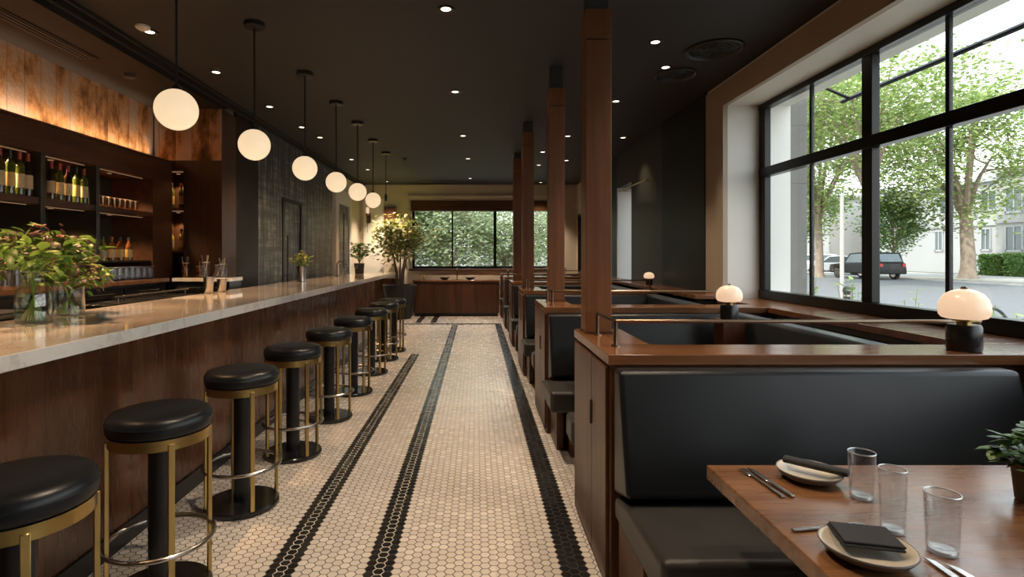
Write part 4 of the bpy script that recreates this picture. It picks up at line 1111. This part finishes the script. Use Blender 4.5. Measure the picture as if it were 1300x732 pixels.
def rtree(name, label, loc, trunk_h, trunk_r, crown_c, crown_r, nlimb, nclump, perclump, L, leafm, seed, bark='bark', clump_r=.9, group='street trees'):
    rnd = random.Random(seed)
    t = thing(name, label, 'tree', loc, group)
    wd = MB(); lf = MB()
    fork = Vector((rnd.uniform(-.1, .1)*trunk_r*4, 0, trunk_h))
    wd.tube([(0, 0, 0), (trunk_r*.1, 0, trunk_h*.3), (fork.x*.6, 0, trunk_h*.7), fork], trunk_r*1.12, 12, trunk_r*.8)
    wd.lathe([(trunk_r*1.6, -.02), (trunk_r*1.25, trunk_r*.5), (trunk_r*1.1, trunk_r*1.4)], n=12)
    cc_ = Vector(crown_c); ends = []
    for k in range(nlimb):
        a = 2*PI*k/nlimb+rnd.uniform(-.3, .3); e = rnd.uniform(.15, .9)
        tgt = cc_+Vector((math.cos(a)*crown_r[0]*e, math.sin(a)*crown_r[0]*e, crown_r[1]*rnd.uniform(-.3, .75)*(1.1-e*.6)))
        mid = fork.lerp(tgt, .45)+Vector((0, 0, (tgt-fork).length*.10))
        wd.tube([fork-Vector((0, 0, trunk_h*.08)), fork.lerp(mid, .5)+Vector((0, 0, .1)), mid, mid.lerp(tgt, .5), tgt], trunk_r*.5, 7, trunk_r*.10)
        ends.append(tgt)
        for j in range(4):
            b = mid.lerp(tgt, rnd.uniform(.1, .9)); q = b+Vector((rnd.gauss(0, 1), rnd.gauss(0, 1), rnd.uniform(-.2, 1)))*crown_r[0]*.28
            wd.tube([b, b.lerp(q, .5)+Vector((0, 0, .1)), q], trunk_r*.16, 5, trunk_r*.05); ends.append(q)
    while len(ends) < nclump:
        a = rnd.uniform(0, 2*PI); u = rnd.uniform(-1, 1); rr = rnd.uniform(.55, 1.0); h = math.sqrt(1-u*u)
        q = cc_+Vector((math.cos(a)*h*crown_r[0]*rr, math.sin(a)*h*crown_r[0]*rr, u*crown_r[1]*rr)); ends.append(q)
        n_ = min(ends[:nlimb*5], key=lambda e: (e-q).length)
        wd.tube([n_, n_.lerp(q, .5)+Vector((0, 0, .1)), q], trunk_r*.08, 4, trunk_r*.03)
    for p in ends[:nclump]:
        for k in range(perclump):
            q = p+Vector((rnd.gauss(0, 1), rnd.gauss(0, 1), rnd.gauss(0, .7)))*clump_r*.5
            a = rnd.uniform(0, 2*PI)
            lf.quadleaf(q, (math.cos(a), math.sin(a), rnd.uniform(-.9, .5)), (rnd.uniform(-.6, .6), rnd.uniform(-.6, .6), 1), L*rnd.uniform(.6, 1.2), L*.62)
    wd.build('trunk', bark, t); lf.build('foliage', leafm, t, smooth=False)
    return t
rtree('street_tree', 'large street tree with forked pale trunk beyond the road', (31.0, 34.8, GZ+.05), 4.0, .38, (-.3, .8, 8.4), (4.9, 5.0), 9, 150, 85, .31, 'leaf_street', 1, clump_r=1.2)
rtree('street_tree', 'airy street tree hidden at its trunk by the thick window mullion', (19.2, 27.0, GZ), 4.6, .22, (0, 0, 9.2), (4.4, 4.6), 9, 130, 85, .25, 'leaf_street', 2, clump_r=1.1)
rtree('street_tree', 'tall street tree seen through the first pair of panes', (23.6, 38.0, GZ), 4.0, .26, (0, 0, 9.0), (3.9, 5.6), 9, 140, 85, .31, 'leaf_street', 4, clump_r=1.2)
rtree('street_tree', 'dense small round dark green tree behind the black car', (29.2, 38.6, GZ), 1.7, .12, (0, 0, 3.9), (1.75, 2.3), 7, 110, 60, .24, 'leaf_street_dark', 5, clump_r=.75)
rtree('street_tree', 'slim street tree behind the white cars', (32.5, 55.0, GZ), 3.0, .2, (0, 0, 6.6), (3.0, 3.6), 7, 90, 60, .34, 'leaf_street_dark', 6, clump_r=1.2)
if 0: rtree('street_tree', 'tree at the outer edge of the street window', (27.5, 27.5, GZ), 4.6, .3, (0, 0, 10.0), (3.2, 3.4), 7, 60, 60, .3, 'leaf_street', 17, clump_r=1.2)
M['leaf_garden'] = leaf_mat('garden_tree_leaves', C(.17, .22, .10), C(.30, .35, .18), C(.50, .54, .34), .5, .45)
M['leaf_garden_dark'] = leaf_mat('garden_tree_dark_leaves', C(.09, .13, .055), C(.17, .23, .10), C(.30, .37, .19), .5, .4)
# trees behind the back window
for i, (x, y, r, h, lm, lb) in enumerate([(-3.2, 20.5, 2.3, 3.0, 'leaf_garden_dark', 'bushy tree filling the plant side of the back window'),
    (-.9, 19.6, 2.0, 2.7, 'leaf_garden', 'bright bushy tree in the middle of the back window'),
    (1.2, 21.5, 2.1, 2.7, 'leaf_garden', 'airy bright tree behind the thick back-window mullion'),
    (3.4, 24.0, 2.2, 2.9, 'leaf_garden', 'pale airy tree seen between the wooden posts'),
    (-1.9, 27.0, 3.4, 3.6, 'leaf_garden_dark', 'tall dark tree farther out behind the back window'), (2.0, 30.0, 3.0, 3.8, 'leaf_garden_dark', 'farther tree behind the airy one at the back window')]):
    rtree('garden_tree', lb, (x, y, GZ), 1.0, .13, (0, 0, h*.86), (r, h*.62), 7, [140, 130, 105, 80, 110, 90][i], 60, .17, lm, 30+i, clump_r=.75, group='trees behind the back window')
# facade blocks
def building(label, x0, x1, y0, y1, h, mat, wins, cornice=True):
    b = thing('street_building', label, 'building', (x0, y0, GZ), 'buildings across the street')
    box('wall', mat, (0, x1-x0, 0, y1-y0, 0, h), b)
    if cornice:
        box('cornice', mat, (-.3, x1-x0, -.2, y1-y0, h, h+.35), b)
        box('string_course', mat, (-.12, 0, 0, y1-y0, 3.9, 4.2), b)
    for (ya, yb2, za, zb) in wins:
        f = MB()
        for q in ((ya-.1, ya, za-.1, zb+.1), (yb2, yb2+.1, za-.1, zb+.1), (ya, yb2, zb, zb+.1), (ya-.15, yb2+.15, za-.15, za), ((ya+yb2)/2-.04, (ya+yb2)/2+.04, za, zb)): f.box(-.08, .0, *q)
        w = f.build('window', 'stone_pale', b)
        box('pane', 'window_dark', (-.035, -.005, ya, yb2, za, zb), w)
    return b
wa = [(y, y+1.15, z, z+1.7) for y in (.6, 3.1, 5.6, 8.1, 10.6) for z in (1.9, 4.75)]
building('pale stone building with tall windows behind the hedge', 39.2, 49, 29.0, 41.6, 7.6, 'stone', wa)
wbn = [(y, y+.7, 2.0, 3.6) for y in (2.0, 6.5, 11)]+[(y, y+1.2, 5.2, 6.6) for y in (1.5, 5.5, 9.5, 13.5)]
building('plain white building set back behind the large street tree', 41.0, 52, 42.0, 58.5, 7.4, 'stone_pale', wbn)
wc = [(y, y+1.6, z, z+1.9) for y in (1.5, 5, 8.5, 12, 15.5, 19, 22.5) for z in (.6, 4.2)]
building('long pale building behind the parked white cars', 39, 50, 61, 88, 7.8, 'stone', wc)
# pale wall beyond the garden
gwl = box('garden_wall', 'stone_pale', (-12, 14, 38, 38.3, GZ-.02, 2.0)); tag(gwl, 'long pale garden wall far behind the back-window trees', 'wall')
# hedge
def hedge(label, x0, x1, y0, y1, h, n, seed):
    rnd = random.Random(seed); t = thing('hedge', label, 'hedge', (x0, y0, GZ+.04), 'hedges before the pale building')
    core = MB().box(.12, x1-x0-.12, .12, y1-y0-.12, 0, h-.15).build('branch_core', 'leaf_street_dark', t, bevel=.15)
    m = MB()
    for _ in range(n):
        u, v, w = rnd.random(), rnd.random(), rnd.random(); k = rnd.random()
        if k < .45: p = (rnd.gauss(.08, .06), v*(y1-y0), w*h)
        elif k < .7: p = (u*(x1-x0), rnd.gauss(.08, .06), w*h)
        else: p = (u*(x1-x0), v*(y1-y0), h+rnd.gauss(-.12, .06))
        a = rnd.uniform(0, 2*PI)
        m.quadleaf(p, (math.cos(a), math.sin(a), rnd.uniform(-.3, 1)), (rnd.uniform(-1, 1), rnd.uniform(-1, 1), .6), .2, .13)
    m.build('foliage', 'leaf_street_dark', t, smooth=False)
hedge('clipped green hedge, end clump closest to the street tree', 37.0, 38.5, 39.15, 40.7, 1.5, 2600, 3)
hedge('long clipped green hedge running on beside the pale building', 36.9, 38.5, 30.0, 38.7, 1.6, 6000, 4)
# cars
def car(name, label, loc, rz, paint, suv=False, L=4.4, W=1.8, Hh=1.45):
    c = thing(name, label, 'car', loc, 'parked cars', rz)
    # side profile in (x: length, z)
    if suv: body = [(-L/2, .35), (L/2-.05, .35), (L/2, .6), (L/2-.08, .92), (L*.22, 1.02), (-L/2+.05, 1.05), (-L/2-.03, .6)]; cab = [(L*.22, 1.0), (L*.09, Hh-.06), (-.1*L, Hh), (-L*.42, Hh-.04), (-L*.485, 1.03)]
    else: body = [(-L/2, .32), (L/2-.05, .32), (L/2, .55), (L/2-.1, .78), (L*.2, .92), (-L*.36, .95), (-L/2+.02, .88), (-L/2-.02, .55)]; cab = [(L*.22, .9), (L*.08, Hh-.05), (-.12*L, Hh), (-L*.26, Hh-.08), (-L*.42, .93)]
    MB().prism(body[::-1], -W/2, W/2, 'y').build('body', paint, c, bevel=.07, seg=3)
    MB().prism(cab[::-1], -W/2+.1, W/2-.1, 'y').build('cabin', paint, c, bevel=.06, seg=3)
    cx_ = sum(p[0] for p in cab)/len(cab); cz_ = 1.0
    sm = [(cx_+(x-cx_)*.86, cz_+.04+(z-cz_)*.80) for x, z in cab]
    for sgn in (-1, 1):
        a, b = sorted((sgn*(W/2-.11), sgn*(W/2-.088))); MB().prism(sm[::-1], a, b, 'y').build('side_window', 'window_dark', c)
    rr = cab[-1]; r2 = cab[-2]
    rx = lambda t: rr[0]+(r2[0]-rr[0])*t; rz_ = lambda t: rr[1]+(r2[1]-rr[1])*t
    MB()._add([(rx(.15)-.012, -W*.38, rz_(.15)), (rx(.15)-.012, W*.38, rz_(.15)), (rx(.88)-.012, W*.34, rz_(.88)), (rx(.88)-.012, -W*.34, rz_(.88)),
               (rx(.15)+.02, -W*.38, rz_(.15)), (rx(.15)+.02, W*.38, rz_(.15)), (rx(.88)+.02, W*.34, rz_(.88)), (rx(.88)+.02, -W*.34, rz_(.88))],
              [(0, 3, 2, 1), (4, 5, 6, 7), (0, 1, 5, 4), (1, 2, 6, 5), (2, 3, 7, 6), (3, 0, 4, 7)]).build('rear_window', 'window_dark', c)
    for sx in (-1, 1):
        for sy in (-1, 1):
            w = MB(); R = .34
            w.lathe([(0, -.11), (R*.85, -.11), (R, -.08), (R, .08), (R*.85, .11), (0, .11)], n=24)
            o = w.build('wheel', 'rubber', c); o.location = (sx*L*.31, sy*(W/2-.09), R); o.rotation_euler = (PI/2, 0, 0)
            MB().lathe([(0, -.118), (R*.6, -.118), (R*.62, .118), (0, .118)], n=20).build('hub_cap', 'satin_steel', o)
    for sy in (-1, 1):
        box('tail_lamp', 'tail_red', (-L/2-.04, -L/2+.05, sy*W*.40-.10, sy*W*.40+.10, .72 if not suv else .80, .90 if not suv else 1.0), c, bevel=.02)
    box('rear_bumper', paint, (-L/2-.07, -L/2+.1, -W/2+.05, W/2-.05, .36, .56), c, bevel=.04)
    return c
car('parked_car', 'black sport utility car parked across the road, seen from its rear corner', (25.4, 36.0, GZ), math.radians(94), 'car_black', True, 4.3, 1.85, 1.72)
car('parked_car', 'white parked car beside the thick window mullion', (28.6, 44.0, GZ), math.radians(140), 'car_white', False, 4.4, 1.8, 1.5)
car('parked_car', 'white parked car farthest along the street, by the stone pier', (30.6, 50.5, GZ), math.radians(138), 'car_white', True, 4.5, 1.8, 1.65)
car('parked_car', 'grey parked car between the white cars', (33.6, 51.5, GZ), math.radians(120), 'car_grey', False, 4.2, 1.75, 1.45)
# street furniture
sp2 = thing('sign_pole', 'slender white pole on the near pavement behind the first panes', 'pole', (11.2, 16.9, GZ+.04))
MB().tube([(0, 0, 0), (0, 0, 3.3)], .06, 12, .05).build('pole', 'pole_white', sp2)
MB().cyl(.13, 0, .12).build('base', 'pole_white', sp2)
MB().lathe([(0, 3.3), (.06, 3.3), (.05, 3.36), (0, 3.38)]).build('cap', 'pole_white', sp2)
bl_ = thing('bollard', 'short dark bollard on the near pavement beside the white pole', 'bollard', (9.2, 13.7, GZ+.04))
MB().lathe([(0, 0), (.12, 0), (.12, .05), (.08, .07), (.08, .55), (.1, .58), (.08, .68), (0, .72)]).build('post', 'black_metal', bl_)
MB().lathe([(.082, .45), (.086, .45), (.086, .5), (.082, .5)], closed=True).build('band', 'satin_steel', bl_)
bh = thing('bike_hoop', 'thin dark bicycle hoop outside behind the large mushroom lamp', 'bike rack', (7.0, 7.25, GZ+.04))
MB().tube([(0, 0, 0), (0, 0, .5)]+[(.0, .22-.22*math.cos(PI*k/10), .5+.25*math.sin(PI*k/10)) for k in range(1, 10)]+[(0, .44, .5), (0, .44, .36)], .022).build('hoop', 'black_metal', bh)
MB().cyl(.06, 0, .01).build('foot_plate', 'black_metal', bh)
# bed plants outside the window
for i, (x, y, h, lb) in enumerate([(4.6, 7.6, .85, 'leafy garden plant outside by the stone pier'), (4.7, 6.9, .8, 'leafy garden plant outside below the white pole'), (4.9, 6.25, .72, 'leafy garden plant outside beside the thick mullion foot'),
    (4.6, 5.1, .75, 'small garden plant outside, second from the thick mullion'), (5.0, 4.85, .70, 'low garden plant outside before the large tree trunk'), (5.0, 4.2, .72, 'low garden plant outside beside the large mushroom lamp shade'), (4.9, 3.75, .70, 'low garden plant outside behind the large mushroom lamp')]):
    rnd = random.Random(60+i); g = thing('garden_plant', lb, 'plant', (x, y, GZ-.02), 'garden plants outside the street window')
    m = MB(); stm = MB()
    for k in range(9):
        a = rnd.uniform(0, 2*PI); r = rnd.uniform(.03, .3); hh = (h+.32)*rnd.uniform(.7, 1.12)
        tip = Vector((math.cos(a)*r, math.sin(a)*r, hh)); stm.tube([(0, 0, 0), (tip.x*.5, tip.y*.5, hh*.6), tip], .006, 5, .003)
        for j in range(12):
            p = Vector((tip.x*.5, tip.y*.5, hh*.6)).lerp(tip, rnd.random()) if j > 3 else tip*rnd.uniform(.5, 1); b = rnd.uniform(0, 2*PI)
            m.leaf(p, (math.cos(b), math.sin(b), rnd.uniform(-.2, .8)), (0, 0, 1), rnd.uniform(.07, .13), .05)
    m.build('foliage', 'leaf_street', g); stm.build('stem', 'stem', g)

# ------------------------------------------------------------------ light
w = bpy.data.worlds.new('sky'); sc.world = w; w.use_nodes = True
nt = w.node_tree; bg = nt.nodes['Background']
tc = nt.nodes.new('ShaderNodeTexCoord'); sx = nt.nodes.new('ShaderNodeSeparateXYZ'); nt.links.new(tc.outputs['Generated'], sx.inputs[0])
rp = nt.nodes.new('ShaderNodeValToRGB'); nt.links.new(sx.outputs[2], rp.inputs[0])
rp.color_ramp.elements[0].position = 0; rp.color_ramp.elements[0].color = C(1, .99, .97)
rp.color_ramp.elements[1].position = .8; rp.color_ramp.elements[1].color = C(.72, .86, 1)
nt.links.new(rp.outputs[0], bg.inputs[0]); bg.inputs[1].default_value = 2.0
sun = bpy.data.lights.new('sun', 'SUN'); so_ = bpy.data.objects.new('sun', sun); COL.objects.link(so_)
sun.energy = 2.9; sun.angle = .02; sun.color = (1, .94, .84)
dv_ = Vector((.62, .38, -.85)); so_.rotation_euler = dv_.to_track_quat('-Z', 'Y').to_euler()
def area(name, loc, direction, sx_, sy_, energy, col, portal=False, spread=None):
    l = bpy.data.lights.new(name, 'AREA'); o = bpy.data.objects.new(name, l); COL.objects.link(o)
    l.shape = 'RECTANGLE'; l.size = sx_; l.size_y = sy_; l.energy = energy; l.color = col
    o.location = loc; o.rotation_euler = Vector(direction).to_track_quat('-Z', 'Y').to_euler()
    if spread: l.spread = spread
    if portal: l.cycles.is_portal = True
    return o
# sky portals in the window openings
o = area('window_portal', (2.95, 1.7, 1.95), (-1, 0, 0), 7.0, 1.85, 1, (1, 1, 1), True)
o = area('window_portal', (.12, YB+.22, 1.85), (0, -1, 0), 3.3, 1.6, 1, (1, 1, 1), True)
# warm cove strip on the shelf ledge, lighting the copper
cv = area('cove_strip_light', (-3.455, 3.6, 2.44), (-.30, 0, 1), .03, 4.6, 11, (1, .66, .40), spread=math.radians(75))
cv.rotation_euler = Vector((-.28, 0, 1)).to_track_quat('-Z', 'X').to_euler()

sc.view_settings.view_transform = 'Standard'; sc.view_settings.look = 'None'
sc.view_settings.gamma = 1; sc.view_settings.exposure = 0.9; sc.view_settings.use_curve_mapping = False
sc.cycles.max_bounces = 12; sc.cycles.transparent_max_bounces = 24; sc.cycles.transmission_bounces = 10
sc.cycles.diffuse_bounces = 5; sc.cycles.glossy_bounces = 5
sc.cycles.caustics_reflective = False; sc.cycles.caustics_refractive = False
sc.cycles.sample_clamp_indirect = 4.0; sc.cycles.use_denoising = True
